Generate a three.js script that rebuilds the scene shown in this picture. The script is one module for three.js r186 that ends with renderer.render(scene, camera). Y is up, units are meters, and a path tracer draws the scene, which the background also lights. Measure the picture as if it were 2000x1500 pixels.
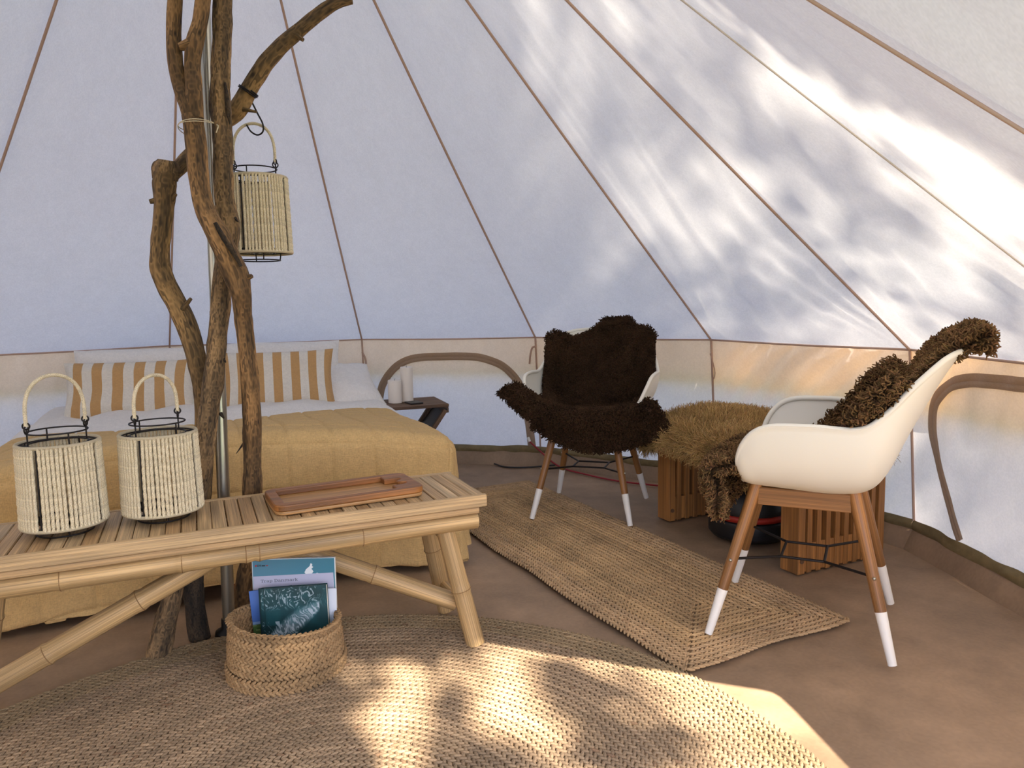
import * as THREE from 'three';
import { RoundedBoxGeometry } from 'three/addons/geometries/RoundedBoxGeometry.js';
import { mergeGeometries, mergeVertices } from 'three/addons/utils/BufferGeometryUtils.js';

// ---------------------------------------------------------------- camera, sky, sun, exposure
const scene = new THREE.Scene();
const F_PX = 1450, PITCH = 0.11, ROLL = 0.022;
const camera = new THREE.PerspectiveCamera(2 * Math.atan(750 / F_PX) * 180 / Math.PI, 2000 / 1500, 0.02, 200);
camera.position.set(0, 1.0, 0);
camera.rotation.set(-PITCH, 0, -ROLL, 'XYZ');

const SUN_DIR = new THREE.Vector3(0.517 * Math.cos(0.611), Math.sin(0.611), 0.856 * Math.cos(0.611)).normalize();
{
  const W = 128, H = 64, d = new Float32Array(W * H * 4);
  for (let j = 0; j < H; j++) for (let i = 0; i < W; i++) {
    const el = ((j + 0.5) / H - 0.5) * Math.PI, az = ((i + 0.5) / W - 0.5) * 2 * Math.PI;
    const v = new THREE.Vector3(Math.cos(el) * Math.cos(az), Math.sin(el), Math.cos(el) * Math.sin(az));
    const s = Math.max(0, v.dot(SUN_DIR)), h = Math.max(0, Math.sin(el));
    const k = Math.pow(1 - h, 2.2), glow = 1.5 * Math.pow(s, 3);
    const o = (j * W + i) * 4;
    d[o] = 0.46 + 0.42 * k + glow * 1.0; d[o + 1] = 0.66 + 0.40 * k + glow * 0.96; d[o + 2] = 1.34 + 0.17 * k + glow * 0.9; d[o + 3] = 1;
  }
  const t = new THREE.DataTexture(d, W, H, THREE.RGBAFormat, THREE.FloatType);
  t.mapping = THREE.EquirectangularReflectionMapping; t.magFilter = THREE.LinearFilter; t.minFilter = THREE.LinearFilter; t.needsUpdate = true;
  scene.background = t; scene.environment = t;
  scene.backgroundIntensity = 1.0; scene.environmentIntensity = 1.0;
}
const sun = new THREE.DirectionalLight(new THREE.Color(1.0, 0.91, 0.79), 14);
sun.position.copy(SUN_DIR).multiplyScalar(16).add(new THREE.Vector3(-0.9, 0, -2.2));
sun.target.position.set(-0.9, 0, -2.2); scene.add(sun.target);
sun.castShadow = true; sun.shadow.mapSize.set(4096, 4096); sun.shadow.bias = -0.0004;
Object.assign(sun.shadow.camera, { left: -7, right: 7, top: 7, bottom: -7, near: 0.5, far: 40 });
sun.name = 'sun'; scene.add(sun);

const renderer = new THREE.WebGLRenderer({ antialias: true });
renderer.toneMapping = THREE.LinearToneMapping;
renderer.toneMappingExposure = 2.22;
renderer.shadowMap.enabled = true;

// ---------------------------------------------------------------- helpers
let seedState = 12345;
const rnd = () => { seedState = (seedState + 0x6d2b79f5) | 0; let t = Math.imul(seedState ^ (seedState >>> 15), 1 | seedState); t = (t + Math.imul(t ^ (t >>> 7), 61 | t)) ^ t; return ((t ^ (t >>> 14)) >>> 0) / 4294967296; };
const rr = (a, b) => a + (b - a) * rnd();
const V = (x, y, z) => new THREE.Vector3(x, y, z);
const lerp = (a, b, t) => a + (b - a) * t, clamp = THREE.MathUtils.clamp, smooth = THREE.MathUtils.smoothstep;
const hash = (x, y, z) => { let h = Math.imul(x, 374761393) ^ Math.imul(y, 668265263) ^ Math.imul(z, 2147483647 ^ 0x5bd1e995); h = Math.imul(h ^ (h >>> 13), 1274126177); return ((h ^ (h >>> 16)) >>> 0) / 4294967296; };
function noise3(x, y = 0, z = 0) {
  const X = Math.floor(x), Y = Math.floor(y), Z = Math.floor(z); x -= X; y -= Y; z -= Z;
  const s = (t) => t * t * (3 - 2 * t), a = s(x), b = s(y), c = s(z), h = (i, j, k) => hash(X + i, Y + j, Z + k);
  return lerp(lerp(lerp(h(0, 0, 0), h(1, 0, 0), a), lerp(h(0, 1, 0), h(1, 1, 0), a), b), lerp(lerp(h(0, 0, 1), h(1, 0, 1), a), lerp(h(0, 1, 1), h(1, 1, 1), a), b), c) * 2 - 1;
}
const fbm = (x, y, z, o = 4) => { let s = 0, a = 0.5; for (let i = 0; i < o; i++) { s += a * noise3(x, y, z); x = x * 2 + 3.1; y = y * 2 + 1.7; z = z * 2 + 5.3; a *= 0.5; } return s; };
// tileable value noise on a w x h lattice
function tileNoise(px, py, seed) {
  const f = (x, y) => {
    const X = Math.floor(x), Y = Math.floor(y), u = x - X, v = y - Y, s = (t) => t * t * (3 - 2 * t), m = (a, n) => ((a % n) + n) % n;
    const h = (i, j) => hash(m(X + i, px), m(Y + j, py), seed);
    return lerp(lerp(h(0, 0), h(1, 0), s(u)), lerp(h(0, 1), h(1, 1), s(u)), s(v));
  };
  return (u, v) => f(u * px, v * py);
}
function texture(W, H, fn, srgb = true) {
  const d = new Uint8Array(W * H * 4);
  for (let y = 0; y < H; y++) for (let x = 0; x < W; x++) {
    const c = fn(x / W, y / H), o = (y * W + x) * 4;
    for (let k = 0; k < 3; k++) d[o + k] = clamp(Math.round((c.length ? c[k] : c) * 255), 0, 255);
    d[o + 3] = 255;
  }
  const t = new THREE.DataTexture(d, W, H, THREE.RGBAFormat);
  t.wrapS = t.wrapT = THREE.RepeatWrapping; t.magFilter = THREE.LinearFilter; t.minFilter = THREE.LinearMipmapLinearFilter; t.generateMipmaps = true;
  if (srgb) t.colorSpace = THREE.SRGBColorSpace;
  t.needsUpdate = true; return t;
}
const rep = (t, su, sv = su) => { const c = t.clone(); c.repeat.set(1 / su, 1 / sv); c.needsUpdate = true; return c; };   // a tile of su x sv metres
const std = (o) => new THREE.MeshStandardMaterial({ roughness: 0.8, ...o });
const phys = (o) => new THREE.MeshPhysicalMaterial({ roughness: 0.8, ...o });

const used = {};
const numbered = (n) => { const k = used[n] = (used[n] ?? -1) + 1; return k ? `${n}_${String(k).padStart(3, '0')}` : n; };
function mesh(name, geo, mat, parent, ud) {
  const m = new THREE.Mesh(geo, mat); m.castShadow = m.receiveShadow = true;
  m.name = parent ? name : numbered(name);
  if (ud) Object.assign(m.userData, ud);
  (parent ?? scene).add(m); return m;
}
function thing(name, label, category, pos = [0, 0, 0], turn = 0, group) {
  const g = new THREE.Group(); g.name = numbered(name); g.position.set(...pos); g.rotation.y = turn;
  g.userData = { label, category }; if (group) g.userData.group = group;
  scene.add(g); return g;
}
function structure(name) { const g = new THREE.Group(); g.name = name; g.userData = { kind: 'structure' }; scene.add(g); return g; }

// sheet: a parametric surface; fn(u, v) -> [x, y, z]; thick > 0 gives it a back and edges
function sheet(fn, nu, nv, { su = 1, sv = 1, thick = 0, keep = null } = {}) {
  const N = (nu + 1) * (nv + 1), pos = new Float32Array(N * 3), uv = new Float32Array(N * 2), idx = [];
  for (let j = 0, n = 0; j <= nv; j++) for (let i = 0; i <= nu; i++, n++) {
    const p = fn(i / nu, j / nv); pos.set(p, n * 3); uv[n * 2] = i / nu * su; uv[n * 2 + 1] = j / nv * sv;
  }
  const id = (i, j) => j * (nu + 1) + i;
  for (let j = 0; j < nv; j++) for (let i = 0; i < nu; i++) {
    if (keep && !keep((i + 0.5) / nu, (j + 0.5) / nv)) continue;
    idx.push(id(i, j), id(i + 1, j), id(i + 1, j + 1), id(i, j), id(i + 1, j + 1), id(i, j + 1));
  }
  let g = new THREE.BufferGeometry();
  g.setAttribute('position', new THREE.BufferAttribute(pos, 3)); g.setAttribute('uv', new THREE.BufferAttribute(uv, 2)); g.setIndex(idx); g.computeVertexNormals();
  if (!thick) return g;
  const nor = g.attributes.normal.array, p2 = new Float32Array(N * 6), uv2 = new Float32Array(N * 4); p2.set(pos); uv2.set(uv); uv2.set(uv, N * 2);
  for (let i = 0; i < N * 3; i++) p2[N * 3 + i] = pos[i] - nor[i] * thick;
  const all = [...idx]; for (let i = 0; i < idx.length; i += 3) all.push(idx[i] + N, idx[i + 2] + N, idx[i + 1] + N);
  const edge = (a, b) => all.push(a, b + N, b, a, a + N, b + N);
  for (let i = 0; i < nu; i++) { edge(id(i + 1, 0), id(i, 0)); edge(id(i, nv), id(i + 1, nv)); }
  for (let j = 0; j < nv; j++) { edge(id(0, j), id(0, j + 1)); edge(id(nu, j + 1), id(nu, j)); }
  g = new THREE.BufferGeometry();
  g.setAttribute('position', new THREE.BufferAttribute(p2, 3)); g.setAttribute('uv', new THREE.BufferAttribute(uv2, 2)); g.setIndex(all); g.computeVertexNormals();
  return g;
}
// tube: along points [x, y, z, r] (spline), with optional radius change fn(angle, t, metres)
function tube(pts, seg, rad, { wob = null, uvs = 1, straight = false, caps = true, flat = false } = {}) {
  let P = [], R = [];
  if (straight) { for (let i = 0; i <= seg; i++) { const t = i / seg; P.push(V(...pts[0]).lerp(V(...pts[1]), t)); R.push(lerp(pts[0][3], pts[1][3] ?? pts[0][3], t)); } }
  else {
    const c = new THREE.CatmullRomCurve3(pts.map((p) => V(p[0], p[1], p[2])), false, 'centripetal'), n = pts.length - 1;
    for (let i = 0; i <= seg; i++) { const t = i / seg, k = Math.min(n - 1, Math.floor(t * n)), f = t * n - k; P.push(c.getPoint(t)); R.push(lerp(pts[k][3] ?? pts[0][3], pts[k + 1][3] ?? pts[0][3], f)); }
  }
  const T = P.map((_, i) => P[Math.min(seg, i + 1)].clone().sub(P[Math.max(0, i - 1)]).normalize());
  let N = Math.abs(T[0].y) < 0.9 ? V(0, 1, 0) : V(1, 0, 0); N.sub(T[0].clone().multiplyScalar(N.dot(T[0]))).normalize();
  const pos = [], uv = [], idx = []; let len = 0;
  for (let i = 0; i <= seg; i++) {
    if (i) len += P[i].distanceTo(P[i - 1]);
    N = N.clone().sub(T[i].clone().multiplyScalar(N.dot(T[i]))).normalize();
    const B = T[i].clone().cross(N);
    for (let j = 0; j <= rad; j++) {
      const a = j / rad * 2 * Math.PI, r = R[i] * (wob ? wob(j === rad ? 0 : a, i / seg, len) : 1), c = Math.cos(a) * r, s = Math.sin(a) * r;
      pos.push(P[i].x + N.x * c + B.x * s, P[i].y + N.y * c + B.y * s, P[i].z + N.z * c + B.z * s);
      uv.push(j / rad * 2 * Math.PI * R[0] * uvs, len * uvs);
    }
  }
  for (let i = 0; i < seg; i++) for (let j = 0; j < rad; j++) { const a = i * (rad + 1) + j, b = a + rad + 1; idx.push(a, a + 1, b + 1, a, b + 1, b); }
  const g = new THREE.BufferGeometry();
  g.setAttribute('position', new THREE.Float32BufferAttribute(pos, 3)); g.setAttribute('uv', new THREE.Float32BufferAttribute(uv, 2)); g.setIndex(idx); g.computeVertexNormals();
  // weld the seam's normals
  const n = g.attributes.normal;
  for (let i = 0; i <= seg; i++) { const a = i * (rad + 1), b = a + rad, q = V(n.getX(a) + n.getX(b), n.getY(a) + n.getY(b), n.getZ(a) + n.getZ(b)).normalize(); n.setXYZ(a, q.x, q.y, q.z); n.setXYZ(b, q.x, q.y, q.z); }
  if (!caps) return g;
  const cap = (i, dir) => {
    const p = [P[i].x, P[i].y, P[i].z], u = [0, 0], ix = [], nn = [T[i].x * dir, T[i].y * dir, T[i].z * dir], ns = [...nn];
    for (let j = 0; j <= rad; j++) { const k = (i * (rad + 1) + j) * 3; p.push(pos[k], pos[k + 1], pos[k + 2]); u.push(0.05 * Math.cos(j), 0.05 * Math.sin(j)); ns.push(...nn); if (j < rad) dir > 0 ? ix.push(0, j + 1, j + 2) : ix.push(0, j + 2, j + 1); }
    const c = new THREE.BufferGeometry(); c.setAttribute('position', new THREE.Float32BufferAttribute(p, 3)); c.setAttribute('uv', new THREE.Float32BufferAttribute(u, 2)); c.setAttribute('normal', new THREE.Float32BufferAttribute(ns, 3)); c.setIndex(ix); return c;
  };
  return mergeGeometries([g, cap(0, -1), cap(seg, 1)]);
}
const bar = (a, b, r, seg = 1, rad = 8) => tube([[...a, r], [...b, r]], seg, rad, { straight: true });
const merge = (list) => mergeGeometries(list.map((g) => { const c = g.index ? g.toNonIndexed() : g; for (const k of Object.keys(c.attributes)) if (!['position', 'normal', 'uv'].includes(k)) c.deleteAttribute(k); return c; }));
function box(w, h, d, r = 0.003, at = [0, 0, 0], seg = 2) { const g = new RoundedBoxGeometry(w, h, d, seg, Math.min(r, w / 2.05, h / 2.05, d / 2.05)); g.translate(...at); return g; }
function boxUV(g) {   // uv in metres, v along the longest side, so that the grain follows the piece
  if (g.index) g = g.toNonIndexed();
  g.computeBoundingBox(); const s = g.boundingBox.getSize(V()), L = s.x >= s.y && s.x >= s.z ? 0 : s.y >= s.z ? 1 : 2;
  const p = g.attributes.position.array, n = g.attributes.normal.array, N = p.length / 3, uv = new Float32Array(N * 2), o = rnd() * 3;
  for (let i = 0; i < N; i++) {
    const a = [0, 1, 2].map((k) => Math.abs(n[i * 3 + k])), f = a[0] >= a[1] && a[0] >= a[2] ? 0 : a[1] >= a[2] ? 1 : 2, ax = [0, 1, 2].filter((k) => k !== f), v = ax.includes(L) ? L : ax[1], u = ax.find((k) => k !== v);
    uv[i * 2] = p[i * 3 + u] + o; uv[i * 2 + 1] = p[i * 3 + v] + o * 1.7;
  }
  g.setAttribute('uv', new THREE.BufferAttribute(uv, 2)); return g;
}
function lathe(prof, seg = 40) { return new THREE.LatheGeometry(prof.map((p) => new THREE.Vector2(p[0], p[1])), seg); }
function instanced(name, geo, mat, list, parent, ud) {   // list of {m: Matrix4, c: Color}
  const im = new THREE.InstancedMesh(geo, mat, list.length);
  list.forEach((e, i) => { im.setMatrixAt(i, e.m); if (e.c) im.setColorAt(i, e.c); });
  im.castShadow = im.receiveShadow = true; im.name = parent ? name : numbered(name); im.userData = { kind: 'stuff', ...ud };
  (parent ?? scene).add(im); return im;
}

// ---------------------------------------------------------------- textures and materials
const nA = tileNoise(8, 8, 1), nB = tileNoise(24, 24, 2), nC = tileNoise(80, 80, 3), nD = tileNoise(160, 160, 4);
const T = {};
T.weave = texture(512, 512, (u, v) => { const w = 0.5 + 0.22 * Math.sin(u * 2 * Math.PI * 96) * Math.sin(v * 2 * Math.PI * 96); return w + 0.18 * (nC(u, v) - 0.5) + 0.2 * (nB(u, v) - 0.5); }, false);
T.canvasTone = texture(512, 512, (u, v) => { const k = 0.975 + 0.012 * (nA(u, v) - 0.5) + 0.015 * (nB(u, v) - 0.5) + 0.04 * (nD(u, v) - 0.5); return [k, k, k]; });
{
  const g1 = tileNoise(40, 3, 7), g2 = tileNoise(120, 5, 8), g3 = tileNoise(6, 2, 9);
  T.grain = texture(512, 512, (u, v) => { const k = 0.80 + 0.16 * (g1(u, v) - 0.5) + 0.2 * (g2(u, v) - 0.5) + 0.24 * (g3(u, v) - 0.5); return [k, k * 0.985, k * 0.96]; });
  T.grainBump = texture(512, 512, (u, v) => 0.5 + 0.5 * (g2(u, v) - 0.5) + 0.3 * (g1(u, v) - 0.5), false);
  const s1 = tileNoise(10, 3, 11), s2 = tileNoise(26, 12, 12), s3 = tileNoise(60, 40, 13);
  T.bark = texture(512, 512, (u, v) => {
    const a = s1(u, v), b = s2(u, v), c = s3(u, v), k = 0.58 + 0.40 * (a - 0.5) + 0.42 * (b - 0.5) + 0.34 * (c - 0.5), dk = 1 - 0.5 * clamp((b * c - 0.3) * 5, 0, 1);
    return [k * 1.0 * dk + 0.02, k * 0.87 * dk + 0.018, k * 0.69 * dk + 0.014];
  });
  T.barkBump = texture(512, 512, (u, v) => 0.35 * s1(u, v) + 0.4 * s2(u, v) + 0.25 * s3(u, v), false);
  const f1 = tileNoise(200, 30, 21), f2 = tileNoise(30, 200, 22);
  T.linen = texture(512, 512, (u, v) => { const k = 0.94 + 0.09 * (f1(u, v) - 0.5) + 0.11 * (f2(u, v) - 0.5) + 0.03 * (nA(u, v) - 0.5); return [k, k * 0.99, k * 0.97]; });
  T.cotton = texture(256, 256, (u, v) => { const k = 0.96 + 0.05 * (nC(u, v) - 0.5) + 0.03 * (nB(u, v) - 0.5); return [k, k, k]; });
  T.linenBump = texture(512, 512, (u, v) => 0.5 + 0.45 * (f1(u, v) - 0.5) + 0.55 * (f2(u, v) - 0.5), false);
  T.fibre = texture(256, 256, (u, v) => { const k = 0.92 + 0.3 * (nC(u, v) - 0.5) + 0.2 * (nB(u, v) - 0.5); return [k, k * 0.985, k * 0.96]; });
  T.floor = texture(512, 512, (u, v) => { const k = 0.9 + 0.12 * (nA(u, v) - 0.5) + 0.08 * (nB(u, v) - 0.5) + 0.06 * (nD(u, v) - 0.5); return [k, k, k]; });
  T.grass = texture(512, 512, (u, v) => { const k = 0.5 + 0.5 * (nC(u, v) - 0.5) + 0.4 * (nA(u, v) - 0.5); return [k * 0.72, k * 0.85, k * 0.42]; });
}
const M = {};
M.canvas = phys({ name: 'tent canvas', color: 0xefece5, map: rep(T.canvasTone, 0.7), roughness: 1, transmission: 0.135, thickness: 0, side: THREE.DoubleSide, bumpMap: rep(T.weave, 0.16), bumpScale: 0.00018, specularIntensity: 0.15 });
M.wallCanvas = phys({ name: 'wall canvas', color: 0xefe8e2, map: rep(T.canvasTone, 0.7), roughness: 1, transmission: 0.21, thickness: 0, side: THREE.DoubleSide, bumpMap: rep(T.weave, 0.16), bumpScale: 0.00018, specularIntensity: 0.15 });
M.valance = phys({ name: 'valance canvas', color: 0xf2c283, roughness: 1, transmission: 0.92, thickness: 0, side: THREE.DoubleSide, specularIntensity: 0.15 });
M.tape = std({ name: 'seam tape', color: 0xbb9c89, roughness: 0.9 });
M.paleTape = std({ name: 'pale seam', color: 0xcfc5ba, roughness: 0.95 });
M.webbing = phys({ name: 'webbing', color: 0xbb9f84, roughness: 1, transmission: 0.25, side: THREE.DoubleSide, map: rep(T.linen, 0.06), bumpMap: rep(T.linenBump, 0.06), bumpScale: 0.0008 });
M.groundsheet = std({ name: 'groundsheet', color: 0xa88a6c, map: rep(T.floor, 1.1), roughness: 0.62, bumpMap: rep(T.weave, 0.12), bumpScale: 0.0003, side: THREE.DoubleSide });
M.mudFlap = std({ name: 'mud flap', color: 0x8d7a52, map: rep(T.floor, 0.4), roughness: 0.75, side: THREE.DoubleSide });
M.grass = std({ name: 'grass', color: 0xe2d6ac, map: rep(T.grass, 1.5), roughness: 1 });
M.bark = std({ name: 'bark', color: 0xd8c6ad, map: rep(T.bark, 0.17, 0.34), roughness: 0.9, bumpMap: rep(T.barkBump, 0.17, 0.34), bumpScale: 0.006 });
M.barkWarm = std({ name: 'bark warm', color: 0xe0c4a0, map: rep(T.bark, 0.2, 0.5), roughness: 0.85, bumpMap: rep(T.barkBump, 0.2, 0.5), bumpScale: 0.005 });
M.barkPale = std({ name: 'bark pale', color: 0xe0cba6, map: rep(T.bark, 0.26, 0.6), roughness: 0.88, bumpMap: rep(T.barkBump, 0.26, 0.6), bumpScale: 0.004 });
M.barkDark = std({ name: 'dark bark', color: 0x6a625a, map: rep(T.bark, 0.14, 0.2), roughness: 0.9, bumpMap: rep(T.barkBump, 0.14, 0.2), bumpScale: 0.007 });
M.cut = std({ name: 'cut wood', color: 0x7d6446, map: rep(T.bark, 0.05), roughness: 0.9 });
M.steel = std({ name: 'galvanised steel', color: 0xb9b6a8, metalness: 0.9, roughness: 0.28 });
M.iron = std({ name: 'black wire', color: 0x231d1b, metalness: 0.5, roughness: 0.5 });
M.rope = std({ name: 'paper rope', color: 0xf8e9c8, map: rep(T.fibre, 0.05), roughness: 0.95, bumpMap: rep(T.fibre, 0.02), bumpScale: 0.0008 });
M.bamboo = std({ name: 'bamboo', color: 0xdcb781, map: rep(T.grain, 0.12, 0.9), roughness: 0.5, bumpMap: rep(T.grainBump, 0.1, 0.8), bumpScale: 0.0006 });
M.bambooFlat = [0xe0bd8c, 0xd8b280, 0xe6c698, 0xd0a876].map((c) => std({ name: 'bamboo strip', color: c, map: rep(T.grain, 0.1, 0.5), roughness: 0.55, bumpMap: rep(T.grainBump, 0.1, 0.5), bumpScale: 0.0008 }));
M.bambooNode = std({ name: 'bamboo node', color: 0x8d6a42, roughness: 0.7 });
M.acacia = std({ name: 'acacia', color: 0xab6f38, map: rep(T.grain, 0.09, 0.6), roughness: 0.42, bumpMap: rep(T.grainBump, 0.09, 0.6), bumpScale: 0.0005 });
M.acaciaPale = std({ name: 'pale acacia', color: 0xd9a468, map: rep(T.grain, 0.05, 0.6), roughness: 0.42 });
M.pine = std({ name: 'pine', color: 0xbf8346, map: rep(T.grain, 0.16, 0.9), roughness: 0.6, bumpMap: rep(T.grainBump, 0.16, 0.9), bumpScale: 0.0006 });
M.oak = std({ name: 'chair leg wood', color: 0xb27c46, map: rep(T.grain, 0.1, 0.7), roughness: 0.45 });
M.darkWood = std({ name: 'stained wood', color: 0x7a5a40, map: rep(T.grain, 0.12, 0.6), roughness: 0.6 });
M.shell = std({ name: 'white plastic', color: 0xefe8d6, roughness: 0.42 });
M.whitePaint = std({ name: 'white paint', color: 0xeee8dd, roughness: 0.55 });
M.bedspread = std({ name: 'bedspread cotton', color: 0xd8b47a, map: rep(T.linen, 0.2), roughness: 0.95, bumpMap: rep(T.linenBump, 0.2), bumpScale: 0.0012 });
M.linen = std({ name: 'white bed linen', color: 0xece6de, map: rep(T.cotton, 0.3), roughness: 0.95 });
M.mattress = std({ name: 'mattress', color: 0x8f867a, roughness: 0.95 });
M.jute = std({ name: 'jute', color: 0xffffff, map: rep(T.fibre, 0.5), roughness: 0.95 });
M.juteBase = std({ name: 'jute base', color: 0x7a6245, map: rep(T.fibre, 0.2), roughness: 1 });
M.black = std({ name: 'black plastic', color: 0x141315, roughness: 0.45 });
M.redPlastic = std({ name: 'red plastic', color: 0xa12a1c, roughness: 0.45 });
M.wax = phys({ name: 'wax', color: 0xf1e6d8, roughness: 0.5, transmission: 0.12, thickness: 0 });
M.hide = std({ name: 'hide', color: 0x4a2f1c, roughness: 1 });
M.wool = phys({ name: 'wool', color: 0xffffff, vertexColors: true, roughness: 1, specularIntensity: 0.25 });

// ---------------------------------------------------------------- the tent: a bell tent of fourteen panels
const CX = -0.9, CZ = -2.19, RAD = 2.52, EAVE = 0.785, LIP = 0.1, APEX = V(-0.82, 2.885, -2.2);
const AZ = [-52.4, -26.9, -1, 24.6, 50, 75, 99.5, 122.5, 149, 175.5, 202, 228.5, 255, 281.5, 307.6];
const on = (az, r, y) => V(CX + r * Math.sin(az * Math.PI / 180), y, CZ - r * Math.cos(az * Math.PI / 180));
const corner = (k, y, dr = 0) => on(AZ[k], RAD + dr, y);
const DOOR = [7, 8];
// the A-frame of the door lifts the roof: the seam over the door runs out to its peak
const PEAK = on(149, 2.4, 1.9);
const roofCorner = (k) => (k === 8 ? PEAK.clone() : corner(k, EAVE));
const ceiling = structure('ceiling');
const FOLD = [0.002, 0.002, 0.002, 0.003, 0.008, 0.006, 0.004, 0.004, 0.004, 0.004, 0.004, 0.004, 0.004, 0.004];
function roofPoint(k, u, v) {
  const A = roofCorner(k), B = roofCorner(k + 1), p = A.clone().lerp(B, u), q = APEX.clone().lerp(p, v);
  const n = p.clone().sub(APEX).cross(B.clone().sub(A)).normalize(); if (n.y > 0) n.negate();     // inwards, downwards
  const edge = 4 * u * (1 - u), sag = 0.035 * Math.pow(edge, 1) * Math.sin(Math.PI * Math.min(1, v)) ;
  const w = v * 1.3, s = FOLD[k];
  let f = s * (noise3(u * w * 14 + k * 7, v * 2.2, k) * 0.9 + 0.5 * noise3(u * w * 34 + k * 3, v * 3.1, k + 9)) * Math.min(1, edge * 3);
  // gathers that fan out from both eave corners
  for (const [c, du] of [[0, u], [1, 1 - u]]) {
    const dv = (1 - v) * 2.6, d = Math.hypot(du * 1.1, dv), ang = Math.atan2(du * 1.1, dv + 1e-6);
    f += s * 1.4 * Math.sin(ang * (17 + 3 * ((k * 5 + c) % 4)) + k) * Math.exp(-d * 1.6) * smooth(d, 0.02, 0.18) * Math.min(1, edge * 6);
  }
  q.addScaledVector(n, (-sag * 0.2 + f) * Math.min(1, (1 - v) * 14) + 0.012 * Math.min(1, (1 - v) * 14) * edge * noise3(k * 3.3, v * 1.3, u * 1.2));
  return q;
}
for (let k = 0; k < 14; k++) {
  const g = sheet((u, v) => roofPoint(k, u, 0.004 + 0.996 * v).toArray(), 48, 64, { su: 1.12, sv: 3.2 });
  mesh('roof_panel', g, M.canvas, ceiling);
}
for (let k = 0; k < 14; k++) {   // piping along the seams and the eave
  const A = roofCorner(k), d = V(CX - A.x, -0.6, CZ - A.z).normalize().multiplyScalar(0.006), a = A.add(d), b = APEX.clone().add(V(0, -0.02, 0));
  const m = a.clone().lerp(b, 0.5).add(V(0, -0.012, 0)), pale = k === 6, r = pale ? 0.0025 : k === 7 ? 0.0032 : 0.0055;
  mesh('roof_seam', tube([[...a.toArray(), r], [...m.toArray(), r], [...b.toArray(), r * 0.8]], 24, 6), pale ? M.paleTape : M.tape, ceiling);
}
for (let k = 0; k < 14; k++) {
  if (DOOR.includes(k)) continue;
  const A = corner(k, EAVE, -0.006), B = corner(k + 1, EAVE, -0.006), m = A.clone().lerp(B, 0.5).add(V(0, -0.004, 0));
  mesh('eave_piping', tube([[...A.toArray(), 0.0045], [...m.toArray(), 0.0045], [...B.toArray(), 0.0045]], 10, 6), M.tape, ceiling);
  // the skirt of roof canvas that hangs outside the wall
  mesh('valance', sheet((u, v) => { const w = 0.008 * Math.sin(u * 21 + k) * v; const p = corner(k, EAVE - 0.215 * v, 0.004 + 0.085 * v + w).lerp(corner(k + 1, EAVE - 0.215 * v, 0.004 + 0.085 * v + w), u); return p.toArray(); }, 30, 6), M.valance, ceiling);
}
// walls
const WIN = {
  2: [[0.075, 0.11], [0.078, 0.30], [0.085, 0.40], [0.11, 0.50], [0.186, 0.605], [0.28, 0.658], [0.46, 0.674], [0.694, 0.664], [0.823, 0.602], [0.906, 0.486], [0.94, 0.29], [0.955, 0.11]],
  5: [[0.255, 0.115], [0.225, 0.17], [0.175, 0.29], [0.13, 0.42], [0.115, 0.50], [0.13, 0.595], [0.2, 0.665], [0.3, 0.70], [0.45, 0.712], [0.68, 0.71], [0.82, 0.66], [0.88, 0.55], [0.88, 0.115]],
};
const winCurve = {}; for (const k in WIN) winCurve[k] = new THREE.CatmullRomCurve3(WIN[k].map((p) => V(p[0], p[1], 0)), false, 'centripetal').getPoints(90);
function inWindow(k, u, y) { const c = winCurve[k]; let inside = false; for (let i = 0, j = c.length - 1; i < c.length; j = i++) if ((c[i].y > y) !== (c[j].y > y) && u < (c[j].x - c[i].x) * (y - c[i].y) / (c[j].y - c[i].y) + c[i].x) inside = !inside; return inside; }
function wallPoint(k, u, v, inset = 0) {   // v 0 at the eave, 1 at the foot
  const y = lerp(EAVE, LIP, v), A = corner(k, y, 0.05 * v), B = corner(k + 1, y, 0.05 * v), p = A.lerp(B, u), e = Math.min(1, 4 * u * (1 - u) * 2);
  const n = V(p.x - CX, 0, p.z - CZ).normalize();
  let f = 0.010 * noise3(u * 3 + k * 5, v * 2, 3) * Math.sin(Math.PI * v);
  f += (k === 4 ? 0.014 : 0.006) * Math.sin((u * 1.1 + v * 0.5 * (k === 4 ? 1.4 : 0.3)) * 46 + k * 2 + 2 * noise3(u * 4, v * 2, k)) * Math.exp(-v * 2.2) * smooth(v, 0, 0.08);
  f += 0.0025 * noise3(u * 26 + k * 11, v * 7, 5);
  return p.addScaledVector(n, (f + 0.012 * Math.sin(Math.PI * v) * e) * e - inset);
}
const walls = { left: structure('wall_left'), back: structure('wall_back'), right: structure('wall_right') };
const sideOf = (k) => (k <= 0 || k >= 9 ? walls.left : k <= 3 ? walls.back : walls.right);
let windowCount = 0;
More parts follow.
